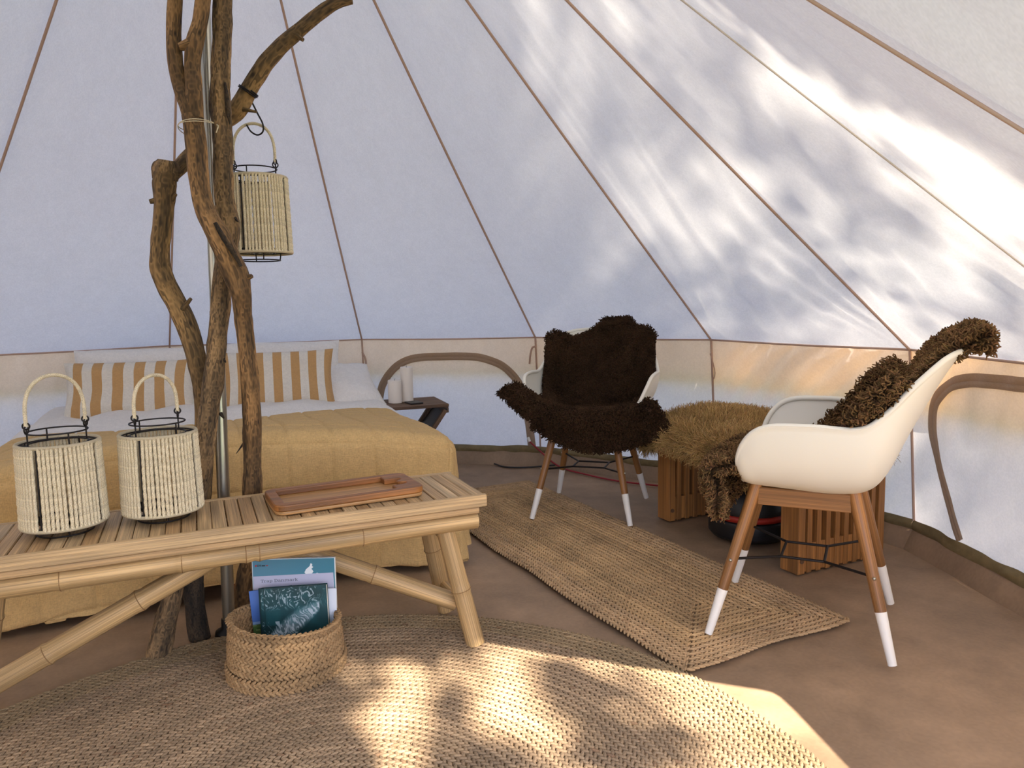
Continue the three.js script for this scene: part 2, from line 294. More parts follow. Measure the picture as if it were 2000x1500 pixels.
for (let k = 0; k < 14; k++) {
  if (DOOR.includes(k)) continue;
  const w = sideOf(k), yOf = (v) => lerp(EAVE, LIP, v), f = (u, v) => wallPoint(k, u, v).toArray();
  mesh('wall_panel', sheet(f, 96, 60, { su: 1.1, sv: 0.7, keep: WIN[k] && ((u, v) => !inWindow(k, u, yOf(v))) }), M.wallCanvas, w);
  const s = [0, 0.25, 0.5, 0.75, 1].map((v) => { const p = wallPoint(k, 0, v, 0.006); return [p.x, p.y, p.z, 0.0055]; });
  mesh('wall_seam', tube(s, 12, 6), M.tape, w);
  mesh('mud_flap', sheet((u, v) => { const y = lerp(LIP + 0.012, LIP - 0.03, v), p = corner(k, y, 0.046 - 0.004 * v).lerp(corner(k + 1, y, 0.046 - 0.004 * v), u); p.y += 0.004 * noise3(u * 9 + k, v * 2, 1); const n = V(p.x - CX, 0, p.z - CZ).normalize(); return p.addScaledVector(n, -0.004 - 0.008 * Math.sin(v * Math.PI) - 0.006 * noise3(u * 14, k, v * 2) * Math.min(1, 8 * u * (1 - u))).toArray(); }, 50, 5, { su: 1.1, sv: 0.05 }), M.mudFlap, w);
  if (!WIN[k]) continue;
  const win = structure(`window_${++windowCount}`);
  mesh('window_flap', sheet(f, 96, 60, { su: 1.1, sv: 0.7, keep: (u, v) => inWindow(k, u, yOf(v)) }), M.wallCanvas, win);
  const c = winCurve[k];
  const band = (off0, off1, lift) => sheet((t, s) => {
    const i = t * (c.length - 1), a = Math.min(c.length - 2, Math.floor(i)), q = c[a].clone().lerp(c[a + 1], i - a), d = c[a + 1].clone().sub(c[a]); d.x *= 1.1; d.normalize();
    const off = lerp(off0, off1, s), U = q.x + d.y * off / 1.1, Y = q.y - d.x * off;
    return wallPoint(k, clamp(U, 0, 1), (EAVE - Y) / (EAVE - LIP), lift + 0.003 * Math.sin(Math.PI * s)).toArray();
  }, 120, 4, { su: 2.2, sv: 0.05 });
  mesh('window_tape', band(-0.022, 0.006, 0.005), M.webbing, win);
  mesh('zip_cover', band(0.004, 0.026, 0.009), M.webbing, win);
}
{ // the right door flap, tied back to the door post
  const a = corner(7, EAVE), b = corner(7, 0.02), d = corner(9, 0).sub(corner(7, 0)).normalize();
  mesh('door_flap', sheet((u, v) => { const w = 0.02 + 0.5 * Math.pow(v, 1.1), p = a.clone().lerp(b, v).addScaledVector(d, -0.03 + u * w); p.z += 0.03 * Math.sin(u * 9 + v * 2) * v * u; return p.toArray(); }, 16, 24, { su: 0.4, sv: 0.8 }), M.canvas, walls.right);
}
// cords and tabs that tie the walls up
for (const [k, pts] of [[1, [[0, -0.05], [0.02, -0.09], [0.012, -0.14]]], [2, [[0.0, -0.08], [0.018, -0.12], [0.02, -0.18], [0.006, -0.26]]], [3, [[0, -0.055], [-0.016, -0.06], [-0.03, -0.1], [-0.038, -0.16]]], [4, [[0, -0.07], [0.012, -0.1], [0.03, -0.17], [0.022, -0.2], [0.012, -0.15]]]]) {
  const A = corner(k, EAVE, -0.014), tan = corner(k + 1, EAVE).sub(corner(k - 1, EAVE)).normalize();
  mesh('tie_cord', tube(pts.map(([x, y]) => { const p = A.clone().addScaledVector(tan, x); return [p.x, p.y + y, p.z, k === 4 ? 0.003 : 0.006]; }), 14, 6), M.tape, sideOf(k));
}
// groundsheet with its raised edge
const floor = structure('floor');
mesh('groundsheet', sheet((u, v) => {
  const ai = u * 14, k = Math.min(13, Math.floor(ai)), f = ai - k, e = corner(k, 0, 0.0).lerp(corner(k + 1, 0, 0.0), f), p = V(CX, 0, CZ).lerp(e, Math.max(0.001, v));
  const near = smooth(v, 0.3, 1);
  p.y = -0.004 + 0.004 * fbm(p.x * 3.1, p.z * 3.1, 1, 3) + 0.004 * Math.pow(1 - Math.abs(noise3(p.x * 4.5 + 2 * noise3(p.x, p.z, 2), p.z * 4.5, 12)), 6) * near - 0.002 + 0.0030 * Math.sin(p.x * 11 + 5 * noise3(p.x * 1.5, p.z * 1.5, 4)) * noise3(p.x * 2, p.z * 2, 8) - 0.003 * (1 - near);
  return p.toArray();
}, 224, 90, { su: 6, sv: 2.5 }), M.groundsheet, floor);
{ const g = floor.children[0].geometry, p = g.attributes.position, uv = g.attributes.uv; for (let i = 0; i < p.count; i++) uv.setXY(i, p.getX(i), p.getZ(i)); }
for (let k = 0; k < 14; k++) {
  const low = DOOR.includes(k) ? 0.02 : LIP + 0.004;
  mesh('raised_edge', sheet((U, v) => { const u = -0.012 + 1.024 * U, y = (low + 0.02) * v - 0.02, dr = 0.066 * v * (low / LIP) - 0.012, p = corner(k, y, dr).lerp(corner(k + 1, y, dr), u), n = V(p.x - CX, 0, p.z - CZ).normalize(); return p.addScaledVector(n, -0.012 * Math.sin(Math.PI * v) * (0.5 + 0.5 * noise3(u * 7, k, v)) * Math.max(0, Math.min(1, 8 * u * (1 - u))) * Math.min(1, (1 - v) * 6)).toArray(); }, 40, 8, { su: 1.1, sv: 0.1 }), M.groundsheet, floor);
}
{ const g = new THREE.CircleGeometry(30, 64); g.rotateX(-Math.PI / 2); g.translate(0, -0.03, 0); const p = g.attributes.position, uv = g.attributes.uv; for (let i = 0; i < p.count; i++) uv.setXY(i, p.getX(i), p.getZ(i)); mesh('ground', g, M.grass, null, { kind: 'structure' }); }
{ // a tree that stands towards the sun
  const aim = V(0.2, 0.8, -1.7), DIST = 9.5, C0 = aim.clone().addScaledVector(SUN_DIR, DIST), base = V(C0.x + 0.2, -0.03, C0.z + 1.6);
  const t = thing('leafy_tree', 'tall leafy tree growing outside, past the open tent door', 'tree', base.toArray());
  const hx = V(0.856, 0, -0.517), wx = V(0, 1, 0).sub(SUN_DIR.clone().multiplyScalar(SUN_DIR.y)).normalize();
  mesh('trunk', tube([[0, 0, 0, 0.24], [0.1, 2.6, -0.1, 0.19], [0, 4.4, 0.3, 0.15], [-0.3, 6.4, 0.3, 0.1], [-0.5, 8.4, 0.2, 0.03]], 30, 10), M.bark, t);
  const leaf = sheet((u, v) => { const w = 0.06 * Math.sin(Math.PI * Math.min(1, 0.06 + v * 0.94)); return [(u - 0.5) * 2 * w * 0.5, 0.016 * Math.sin(v * 3), v * 0.13 - 0.065]; }, 2, 4);
  const list = [], m = new THREE.Matrix4(), q = new THREE.Quaternion(), e = new THREE.Euler();
  seedState = 777;
  // a gap between the boughs lets the sun through to the door; elsewhere the foliage is dense low down and to the left, looser to the right
  const gap = (h, w) => h > 0.47 && h < 1.72 && w > 0.2 && w < Math.min(0.87 + (h - 0.5) * 1.15, 1.03 + (h - 0.7) * 0.16);
  const boughs = [];
  for (let tries = 0; tries < 620; tries++) {
    const h = rr(-0.8, 3.3), w = rr(0.1, 3.9), high = h > 1.35 || w > 2.0, size = high ? rr(0.2, 0.36) : rr(0.14, 0.3), pick = rnd(), dd = high ? rr(2.5, 6) : rr(-1.2, 1.2);
    const crown = w > 2.19 + (2.84 - h) * 0.624 + 0.16, right = w < 1.04 + (2.27 - h) * 1.44;
    const d = crown || h < 0.42 || (h < 1.35 && w < 2.0) ? 1 : h > 1.9 && w < 1.4 ? 0.3 : right ? 0.17 : 0.085;
    let clear = !gap(h, w); for (let k = 0; k < 10; k++) if (gap(h + (size + 0.03) * Math.cos(k * 0.63), w + (size + 0.03) * Math.sin(k * 0.63))) clear = false;
    if (pick < d && clear) boughs.push([h, w, size, 46, dd]);
  }
  for (let k = 0; k < 16; k++) { const h = 0.42 + k * 0.07; boughs.push([h, Math.min(0.87 + (h - 0.5) * 1.15, 1.03 + (h - 0.7) * 0.16) + 0.13, 0.085, 26, 0]); }
  for (let h = 0.3; h < 1.35; h += 0.17) for (let w = 1.3; w < 2.1; w += 0.17) boughs.push([h, w, 0.15, 34, 0.5 * Math.sin(h * 40 + w * 30)]);
  for (let k = 0; k < 6; k++) boughs.push([0.36, 0.3 + k * 0.1, 0.09, 26, 0]);
  for (const b of [[0.70, 0.85, 0.05, 16], [0.77, 0.92, 0.035, 9], [0.67, 0.77, 0.05, 14], [0.76, 0.79, 0.04, 9], [1.04, 0.94, 0.05, 6], [1.02, 0.79, 0.05, 7], [0.97, 0.70, 0.05, 7], [1.12, 0.90, 0.04, 5], [0.93, 1.0, 0.04, 5], [1.12, 1.02, 0.03, 4], [1.0, 0.86, 0.06, 11], [1.09, 0.82, 0.06, 11], [1.0, 0.72, 0.07, 12], [1.12, 0.74, 0.05, 8], [1.19, 0.86, 0.05, 7], [0.9, 0.70, 0.04, 6], [1.06, 0.66, 0.05, 9], [1.2, 0.76, 0.04, 4], [0.36, 1.15, 0.2, 46], [0.2, 1.0, 0.2, 46], [0.28, 1.35, 0.2, 46], [0.12, 1.2, 0.2, 46]]) boughs.push([...b, 0]);
  boughs.forEach(([h, w, size, n, dd], c) => {
    const C = aim.clone().addScaledVector(SUN_DIR, DIST + dd); C.addScaledVector(hx, h - aim.dot(hx)).addScaledVector(wx, w - aim.dot(wx)); C.sub(base);
    if (c % 9 === 0) mesh('branch', tube([[-0.1, Math.max(2, C.y - 1.6), 0.3, 0.05], [C.x * 0.6 + 0.1, C.y + 0.2, C.z * 0.6 + 0.8, 0.03], [C.x, C.y, C.z, 0.008]], 10, 6), M.bark, t);
    for (let i = 0; i < n; i++) {
      const p = C.clone().add(V(rr(-1, 1), rr(-1, 1), rr(-1, 1)).multiplyScalar(size)); e.set(rr(-1.2, 1.2), rr(0, 6.28), rr(-1.2, 1.2)); q.setFromEuler(e);
      const s = rr(0.8, 1.5) * (size < 0.06 ? 0.7 : 1); m.compose(p, q, V(s, s, s)); list.push({ m: m.clone(), c: new THREE.Color().setHSL(rr(0.22, 0.3), 0.5, rr(0.16, 0.3)) });
    }
  });
  instanced('leaves', leaf, phys({ name: 'leaf', color: 0xffffff, roughness: 1, transmission: 0.35, thickness: 0, side: THREE.DoubleSide }), list, t);
}

// ---------------------------------------------------------------- wool and fur
function lockGeometry(kind, len, r, rootTone, tipTone) {
  const pts = [], n = 6; const a0 = rnd() * 6.28;
  for (let i = 0; i <= n; i++) {
    const t = i / n, k = kind === 'curl' ? 0.0055 * t : 0.35 * len * t * t, a = a0 + (kind === 'curl' ? t * 7.5 : 0.6 * t);
    pts.push([Math.cos(a) * k, len * (kind === 'curl' ? t * 0.8 : t * (1 - 0.25 * t)), Math.sin(a) * k, r * (kind === 'curl' ? (1.0 - 0.45 * t * t) : (0.5 + 0.6 * Math.sin(Math.PI * Math.min(1, t * 0.95)) * (1 - t * 0.4)) * (1 - 0.55 * t))]);
  }
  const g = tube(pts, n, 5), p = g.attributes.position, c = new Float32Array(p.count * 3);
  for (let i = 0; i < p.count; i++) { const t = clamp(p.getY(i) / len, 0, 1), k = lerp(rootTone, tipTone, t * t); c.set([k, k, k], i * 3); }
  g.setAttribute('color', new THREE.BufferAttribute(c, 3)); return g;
}
// fur on a surface at(s, u) -> Vector3 for s in [s0, s1], u in [-1, 1]
function fur(parent, at, [s0, s1], count, { kind, len, r, root = 0.35, tip = 1.2, hue, sat, lit, droop = 0.3, tilt = 0.5, both = 0.12, keep = null, inside = null, flip = 1, wind = V(0, 0, 0), name = 'wool' }) {
  const variants = [0, 1, 2].map(() => lockGeometry(kind, len, r, root, tip)), lists = [[], [], []];
  const m = new THREE.Matrix4(), q = new THREE.Quaternion(), up = V(0, 1, 0), tw = new THREE.Quaternion();
  // the area of small cells, so that the locks spread evenly
  const NS = 60, NU = 40, cells = []; let total = 0;
  for (let i = 0; i < NS; i++) for (let j = 0; j < NU; j++) {
    const s = lerp(s0, s1, (i + 0.5) / NS), u = ((j + 0.5) / NU) * 2 - 1, ds = (s1 - s0) / NS, du = 2 / NU;
    const a = at(s + ds / 2, u).sub(at(s - ds / 2, u)), b = at(s, u + du / 2).sub(at(s, u - du / 2)), n = a.clone().cross(b), ar = n.length();
    total += ar; cells.push({ s, u, ds, du, cum: total });
  }
  for (let k = 0; k < count; k++) {
    const x = rnd() * total; let lo = 0, hi = cells.length - 1; while (lo < hi) { const mid = (lo + hi) >> 1; if (cells[mid].cum < x) lo = mid + 1; else hi = mid; }
    const c = cells[lo], s = c.s + (rnd() - 0.5) * c.ds, u = c.u + (rnd() - 0.5) * c.du;
    if (keep && !keep(s, u)) continue;
    const p = at(s, u), a = at(s + 0.01, u).sub(at(s - 0.01, u)), b = at(s, u + 0.01).sub(at(s, u - 0.01)), n = a.cross(b).normalize().multiplyScalar(flip);
    const edge = Math.min(1 - Math.abs(u), (s - s0), (s1 - s)), free = !inside || !inside(s, u), d = n.clone(), out = free ? 0.8 : 0.15;
    if (free && (edge < 0.1 || inside) && rnd() < both) d.negate();
    // at the rim the wool leans outwards
    if (edge < 0.12) { const o = 1 - Math.abs(u) < 0.12 ? b.clone().normalize().multiplyScalar(Math.sign(u)) : V(0, 0, 0); const e2 = s - s0 < 0.12 ? at(s, u).sub(at(s + 0.02, u)).normalize() : s1 - s < 0.12 ? at(s, u).sub(at(s - 0.02, u)).normalize() : V(0, 0, 0); d.addScaledVector(o, out).addScaledVector(e2, 0.8); }
    d.add(V(rr(-1, 1), rr(-1, 1), rr(-1, 1)).multiplyScalar(tilt)); d.y -= droop; d.add(wind); d.normalize();
    q.setFromUnitVectors(up, d); tw.setFromAxisAngle(up, rr(0, 6.28)); q.multiply(tw);
    const z = rr(0.75, 1.3), w = rr(0.8, 1.3), v = lit * (1 + 0.45 * noise3(p.x * 22, p.y * 22, p.z * 22) + rr(-0.25, 0.25));
    m.compose(p, q, V(w, z, w)); lists[k % 3].push({ m: m.clone(), c: new THREE.Color().setHSL(hue + rr(-0.012, 0.012), sat, clamp(v, 0.004, 1)) });
  }
  variants.forEach((g, i) => instanced(name, g, M.wool, lists[i], parent));
}

// ---------------------------------------------------------------- bed
const BE = V(0.9275, 0, -0.374), BN = V(-0.374, 0, -0.9275), BC = V(-0.215, 0, -2.79);   // right, headwards, right corner of the foot
const bedAt = (a, b, y) => BC.clone().addScaledVector(BE, -a).addScaledVector(BN, b).setY(y);
const BEDW = 1.66, BEDL = 1.8;
const bedTurn = Math.atan2(-BE.z, BE.x);
{
  const c = bedAt(BEDW / 2, BEDL / 2, 0), t = thing('bed', 'low double bed under the mustard bedspread, along the tent wall', 'bed', [c.x, 0, c.z], bedTurn);
  mesh('bed_frame', boxUV(box(BEDW - 0.06, 0.15, BEDL - 0.06, 0.01, [0, 0.185, 0])), M.darkWood, t);
  mesh('mattress', sheet((u, v) => { const a = (u - 0.5) * (BEDW - 0.02), b = (v - 0.5) * (BEDL - 0.02), e = Math.min(1, Math.min(0.5 - Math.abs(u - 0.5), 0.5 - Math.abs(v - 0.5)) * 16); return [a, 0.25 + 0.2 * Math.sqrt(1 - (1 - e) ** 2), -b]; }, 50, 50, { thick: 0 }), M.mattress, t);
  for (const [x, z] of [[-0.7, 0.78], [0.02, 0.8], [0.72, 0.78], [-0.7, -0.78], [0.72, -0.78]]) mesh('leg', boxUV(box(0.085, 0.17, 0.085, 0.006, [x, 0.085, z])), M.pine, t);
}
// how high the bedding stands over the mattress
const topAt = (a, b) => 0.462 + 0.105 * Math.pow(Math.max(0, Math.sin(Math.PI * clamp((a + 0.02) / (BEDW + 0.04), 0, 1))), 0.55) * (0.35 + 0.65 * Math.exp(-Math.pow((b - 0.12) / 0.46, 2))) + 0.012 * fbm(a * 2.6, b * 2.6, 3, 3);
function bedspreadPoint(p, q) {   // p: metres across from the right edge (negative hangs down), q: metres from the foot
  const da = p < 0.06 ? 0.06 - p : p > BEDW - 0.06 ? p - (BEDW - 0.06) : 0, db = q < 0.08 ? 0.08 - q : 0;
  const L = Math.max(da, db), h = Math.hypot(da, db) || 1, ca = da / h * (p < BEDW / 2 ? -1 : 1), cb = -db / h;
  const a0 = clamp(p, 0.06, BEDW - 0.06), b0 = Math.max(q, 0.08), H = topAt(a0, b0), r = 0.07, q4 = r * Math.PI / 2;
  let out, dn; if (L < q4) { out = r * Math.sin(L / r); dn = r * (1 - Math.cos(L / r)); } else { out = r + 0.03 * (L - q4); dn = r + (L - q4) * 0.997; }
  const along = da > db ? q : p, wave = smooth(L, 0.12, 0.5) * (0.016 * Math.sin(along * 17 + 2 * noise3(along * 2, 1, 2)) + 0.018 * noise3(along * 5, L * 2, 7));
  out += wave; if (da && db) out += 0.05 * smooth(L, 0.1, 0.5) * Math.sin(Math.PI * Math.min(da, db) / L);
  const seam = (x, n) => Math.exp(-Math.pow((x - Math.round(x / n) * n) / 0.007, 2)), dip = 0.0065 * Math.max(seam(p, 0.155), seam(q, 0.155)) - 0.003 * Math.abs(noise3(p * 20, q * 20, 1)) * (0.5 + L);
  const y = Math.max(0.02, H - dn - (L < 0.05 ? dip : 0)); if (L >= 0.05) out -= dip;
  return bedAt(a0 + ca * out, b0 + cb * out, y);
}
{
  const t = thing('bedspread', 'mustard yellow quilted bedspread hanging over the foot of the bed', 'bedspread');
  const hem = (u) => 0.47 + 0.03 * smooth(u, 0.45, 0.9);
  mesh('cover', sheet((u, v) => { const p = lerp(-0.41, BEDW + 0.42, u), q = lerp(-hem(u), 0.93 + 0.10 * Math.sin(p * 4.2 + 0.6) - 0.05 * p, v); return bedspreadPoint(p, q).toArray(); }, 330, 190, { su: 2.5, sv: 1.4, thick: 0.006 }), M.bedspread, t);
}
{
  const t = thing('duvet', 'white duvet showing above the folded edge of the mustard bedspread', 'duvet');
  mesh('cover', sheet((u, v) => {
    const p = lerp(-0.04, BEDW + 0.04, u), q = lerp(0.55, BEDL + 0.02, v), over = p < 0.05 ? 0.05 - p : p > BEDW - 0.05 ? p - BEDW + 0.05 : 0;
    const y = topAt(clamp(p, 0, BEDW), q) - 0.03 * (1 - smooth(v, 0.3, 0.48)) - 0.004 - over * over * 8 + 0.016 * smooth(v, 0.3, 0.5) * (0.4 + noise3(p * 4, q * 3, 6)) + 0.008 * Math.sin((p + q * 0.8) * 19 + 3 * noise3(p * 3, q * 3, 4)) * smooth(v, 0.3, 0.6);
    return bedAt(p, q, y).toArray();
  }, 110, 70, { su: 1.9, sv: 1.1, thick: 0.02 }), M.linen, t);
}
function pillowGeometry(w, h, t, pinch = 0.06, seed = 0) {
  const one = (side) => sheet((u, v) => {
    const a = u * 2 - 1, b = v * 2 - 1, f = Math.pow(Math.max(0, (1 - Math.pow(Math.abs(a), 3.2)) * (1 - Math.pow(Math.abs(b), 3.2))), 0.55);
    const x = a * w / 2 * (1 - pinch * (1 - b * b) * a * a), y = b * h / 2 * (1 - pinch * (1 - a * a) * b * b);
    return [side * x, y, side * (t / 2 * f * (1 + 0.25 * noise3(a * 1.6 + seed, b * 1.6, side * 3)) + 0.004 * f * noise3(a * 7, b * 7, seed)) + 0.0];
  }, 44, 32, { su: w, sv: h });
  const a = one(1), b = one(-1), uv = b.attributes.uv; for (let i = 0; i < uv.count; i++) uv.setX(i, w - uv.getX(i));
  return merge([a, b]);
}
const stripes = (n, first) => texture(512, 128, (u, v) => { const k = Math.floor(u * n) % 2 === first, s = 0.97 + 0.05 * (nD(u, v) - 0.5) + 0.04 * (nC(u, v) - 0.5); return k ? [0.755 * s, 0.59 * s, 0.385 * s] : [0.875 * s, 0.845 * s, 0.79 * s]; });
function placeCushion(o, a, b, y, lean, turn) { const p = bedAt(a, b, y); o.position.copy(p); o.rotation.set(-lean, bedTurn + turn, 0, 'YXZ'); }
{
  const pw = pillowGeometry(0.66, 0.42, 0.17, 0.05, 2);
  const labels = ['white pillow behind the left striped cushion', 'white pillow behind the right striped cushion', 'white pillow lying right of the right striped cushion, sloping down'];
  [[1.18, 1.61, 0.62, 0.55, -0.04], [0.50, 1.61, 0.63, 0.6, -0.12], [0.31, 1.50, 0.55, 1.05, 0.1]].forEach(([a, b, y, lean, tn], i) => {
    const t = thing('pillow', labels[i], 'pillow', [0, 0, 0], 0, undefined); mesh('pillowcase', pw, M.linen, t); placeCushion(t, a, b, y, lean, tn);
  });
  for (const [lab, w, h, n, first, a, b, y, lean, tn, sd] of [
    ['striped cushion with ochre and cream bands, behind the standing lanterns', 0.62, 0.325, 13, 1, 1.225, 1.43, 0.60, 0.40, -0.14, 1],
    ['striped cushion with ochre and cream bands, right of the branches', 0.585, 0.34, 13, 0, 0.53, 1.40, 0.612, 0.36, -0.10, 5]]) {
    const map = stripes(n, first); map.repeat.set(1 / w, 1 / h);
    const t = thing('striped_cushion', lab, 'cushion'); mesh('cushion_cover', pillowGeometry(w, h, 0.15, 0.07, sd), std({ name: 'striped linen', map, roughness: 0.95, bumpMap: rep(T.linenBump, 0.2), bumpScale: 0.0008 }), t); placeCushion(t, a, b, y, lean, tn);
  }
}
// ---------------------------------------------------------------- folding side table with candles
{
  const yaw = 0.33, t = thing('side_table', 'small dark wooden folding table beside the bed', 'side table', [-0.565, 0, -4.16], yaw), W = 0.335, D = 0.36, H = 0.452;
  for (let i = 0; i < 5; i++) mesh('top_slat', boxUV(box(W, 0.018, D / 5 - 0.003, 0.003, [0, H - 0.009, -D / 2 + D / 5 * (i + 0.5)])), M.darkWood, t);
  for (const s of [-1, 1]) { mesh('rail', boxUV(box(0.024, 0.03, D, 0.003, [s * (W / 2 - 0.014), H - 0.034, 0])), M.darkWood, t); }
  for (const z of [-D / 2 + 0.02, D / 2 - 0.02]) for (const s of [-1, 1]) mesh('leg', boxUV((() => { const g = box(0.022, 0.505, 0.03, 0.003); g.rotateZ(s * 0.62); g.translate(0, 0.214, z - s * 0.016); return g; })()), M.darkWood, t);
  mesh('sling', sheet((u, v) => [lerp(-0.15, 0.15, u), 0.40 - 0.13 * Math.sin(Math.PI * u), lerp(-D / 2 + 0.05, D / 2 - 0.05, v)], 20, 2, { thick: 0.003 }), M.black, t);
  for (const z of [-D / 2, D / 2]) mesh('bolt', (() => { const g = new THREE.CylinderGeometry(0.008, 0.008, 0.01, 12); g.rotateX(Math.PI / 2); g.translate(W / 2 - 0.02, H - 0.03, z); return g; })(), M.iron, t);
  const candle = (lab, x, z, r, h) => {
    const c = thing('candle', lab, 'candle', [x, H, z]);
    mesh('wax', lathe([[0, 0.001], [r * 0.98, 0], [r, 0.004], [r * 0.995, h * 0.5], [r, h - 0.006], [r * 0.95, h], [r * 0.7, h - 0.003], [0, h - 0.006]], 36), M.wax, c);
    mesh('wick', bar([0, h - 0.007, 0], [0.002, h + 0.008, 0], 0.0012, 2, 5), M.iron, c);
  };
  candle('short white pillar candle on the side table', -0.655, -4.12, 0.038, 0.13);
  candle('tall white pillar candle on the side table', -0.594, -4.17, 0.0345, 0.198);
  const ph = thing('phone', 'flat dark phone lying at the foot of the candles', 'phone', [-0.548, H, -4.09], 0.5);
  mesh('body', box(0.075, 0.009, 0.1, 0.003, [0, 0.0045, 0]), M.black, ph);
}
// ---------------------------------------------------------------- driftwood branches round the tent pole
const wobble = (seed, amt, knots = []) => (a, t, len) => 1 + amt * (noise3(Math.cos(a) * 1.3 + seed, Math.sin(a) * 1.3, len * 9) * 0.8 + 0.5 * noise3(Math.cos(a) * 3 + seed, Math.sin(a) * 3, len * 26)) + knots.reduce((s, [kt, ka, h]) => s + h * Math.exp(-((t - kt) ** 2) / 0.0006 - (1 - Math.cos(a - ka)) * 3), 0);
const twig = (a, b, r0, r1) => tube([[...a, r0], [...V(...a).lerp(V(...b), 0.5).toArray(), (r0 + r1) / 2], [...b, r1]], 5, 8, { wob: wobble(a[0] * 9, 0.25) });
const BRANCHES = [
  ['driftwood_branch', 'forked driftwood branch, foremost at the pole, splitting in two at the top', M.barkWarm, 'bark',
    [[[-0.841,1.516,-2.06,0.0256],[-0.834,1.442,-2.055,0.0262],[-0.831,1.361,-2.05,0.0247],[-0.818,1.278,-2.04,0.0246],[-0.792,1.215,-2.03,0.0294],[-0.765,1.154,-2.03,0.0315],[-0.746,1.099,-2.04,0.0324],[-0.737,1.044,-2.05,0.0269],[-0.742,0.974,-2.07,0.025],[-0.744,0.887,-2.09,0.0238],[-0.749,0.798,-2.11,0.0247],[-0.759,0.706,-2.14,0.0251],[-0.774,0.61,-2.17,0.0254],[-0.79,0.494,-2.2,0.0266],[-0.812,0.356,-2.24,0.0286],[-0.839,0.212,-2.28,0.033],[-0.862,0.12,-2.3,0.0357],[-0.889,0.0,-2.33,0.0386]],
     [[-0.86,2.1,-2.1,0.0165],[-0.868,1.896,-2.08,0.0179],[-0.875,1.819,-2.08,0.0186],[-0.884,1.741,-2.08,0.0186],[-0.882,1.659,-2.07,0.0193],[-0.872,1.595,-2.07,0.02],[-0.85,1.534,-2.06,0.0227],[-0.838,1.47,-2.06,0.0213]],
     [[-0.77,2.1,-2.09,0.0165],[-0.787,1.89,-2.07,0.0178],[-0.796,1.813,-2.07,0.0186],[-0.808,1.755,-2.07,0.0186],[-0.825,1.704,-2.07,0.0228],[-0.836,1.645,-2.07,0.0207],[-0.832,1.576,-2.06,0.0213],[-0.836,1.51,-2.06,0.0234]]]],
  ['driftwood_branch', 'straight rough-barked branch standing in the middle of the bundle', M.bark, 'bark',
    [[[-0.74,2.12,-2.13,0.0235],[-0.754,1.911,-2.12,0.0241],[-0.761,1.832,-2.12,0.0241],[-0.774,1.699,-2.12,0.0249],[-0.784,1.591,-2.12,0.027],[-0.786,1.537,-2.12,0.0285],[-0.788,1.454,-2.12,0.027],[-0.79,1.385,-2.12,0.0278],[-0.79,1.288,-2.12,0.0278],[-0.786,1.217,-2.12,0.0278],[-0.797,1.146,-2.12,0.0256],[-0.813,1.075,-2.12,0.0249],[-0.823,1.003,-2.12,0.0256],[-0.833,0.931,-2.115,0.0263],[-0.848,0.83,-2.11,0.0276],[-0.859,0.743,-2.1,0.0275],[-0.871,0.656,-2.09,0.0274],[-0.882,0.584,-2.08,0.0258],[-0.903,0.510,-2.098,0.025],[-0.933,0.403,-2.105,0.0257],[-0.962,0.298,-2.098,0.0271],[-0.984,0.217,-2.062,0.0284],[-1.012,0.112,-2.055,0.0298],[-1.042,0.0,-2.05,0.0304]]]],
  ['driftwood_branch', 'crooked branch on the left with a sawn stump and one arm reaching up right', M.barkPale, 'bark',
    [[[-0.966,1.392,-2.16,0.029],[-0.974,1.354,-2.16,0.0328],[-0.98,1.297,-2.16,0.0268],[-0.991,1.225,-2.16,0.0268],[-1.002,1.16,-2.16,0.0283],[-1.002,1.117,-2.16,0.0298],[-0.987,1.068,-2.16,0.0283],[-0.965,1.014,-2.165,0.0284],[-0.947,0.958,-2.17,0.0284],[-0.935,0.909,-2.175,0.0285],[-0.923,0.84,-2.18,0.0286],[-0.917,0.764,-2.185,0.0271],[-0.916,0.687,-2.185,0.0271],[-0.923,0.594,-2.19,0.0272],[-0.937,0.484,-2.19,0.0272],[-0.957,0.358,-2.19,0.0272],[-0.968,0.28,-2.187,0.0271]],
     [[-0.981,1.352,-2.165,0.0179],[-0.953,1.388,-2.18,0.0195],[-0.936,1.426,-2.22,0.0214],[-0.915,1.474,-2.26,0.0203],[-0.89,1.512,-2.28,0.0189],[-0.851,1.546,-2.29,0.0205],[-0.814,1.578,-2.3,0.0238],[-0.796,1.602,-2.3,0.0254],[-0.776,1.632,-2.3,0.0254],[-0.742,1.68,-2.3,0.0246],[-0.706,1.726,-2.3,0.0238],[-0.664,1.766,-2.3,0.0222],[-0.617,1.803,-2.3,0.0206],[-0.566,1.842,-2.3,0.0198],[-0.519,1.875,-2.3,0.019],[-0.485,1.89,-2.3,0.0174],[-0.446,1.895,-2.3,0.0119]]]],
];
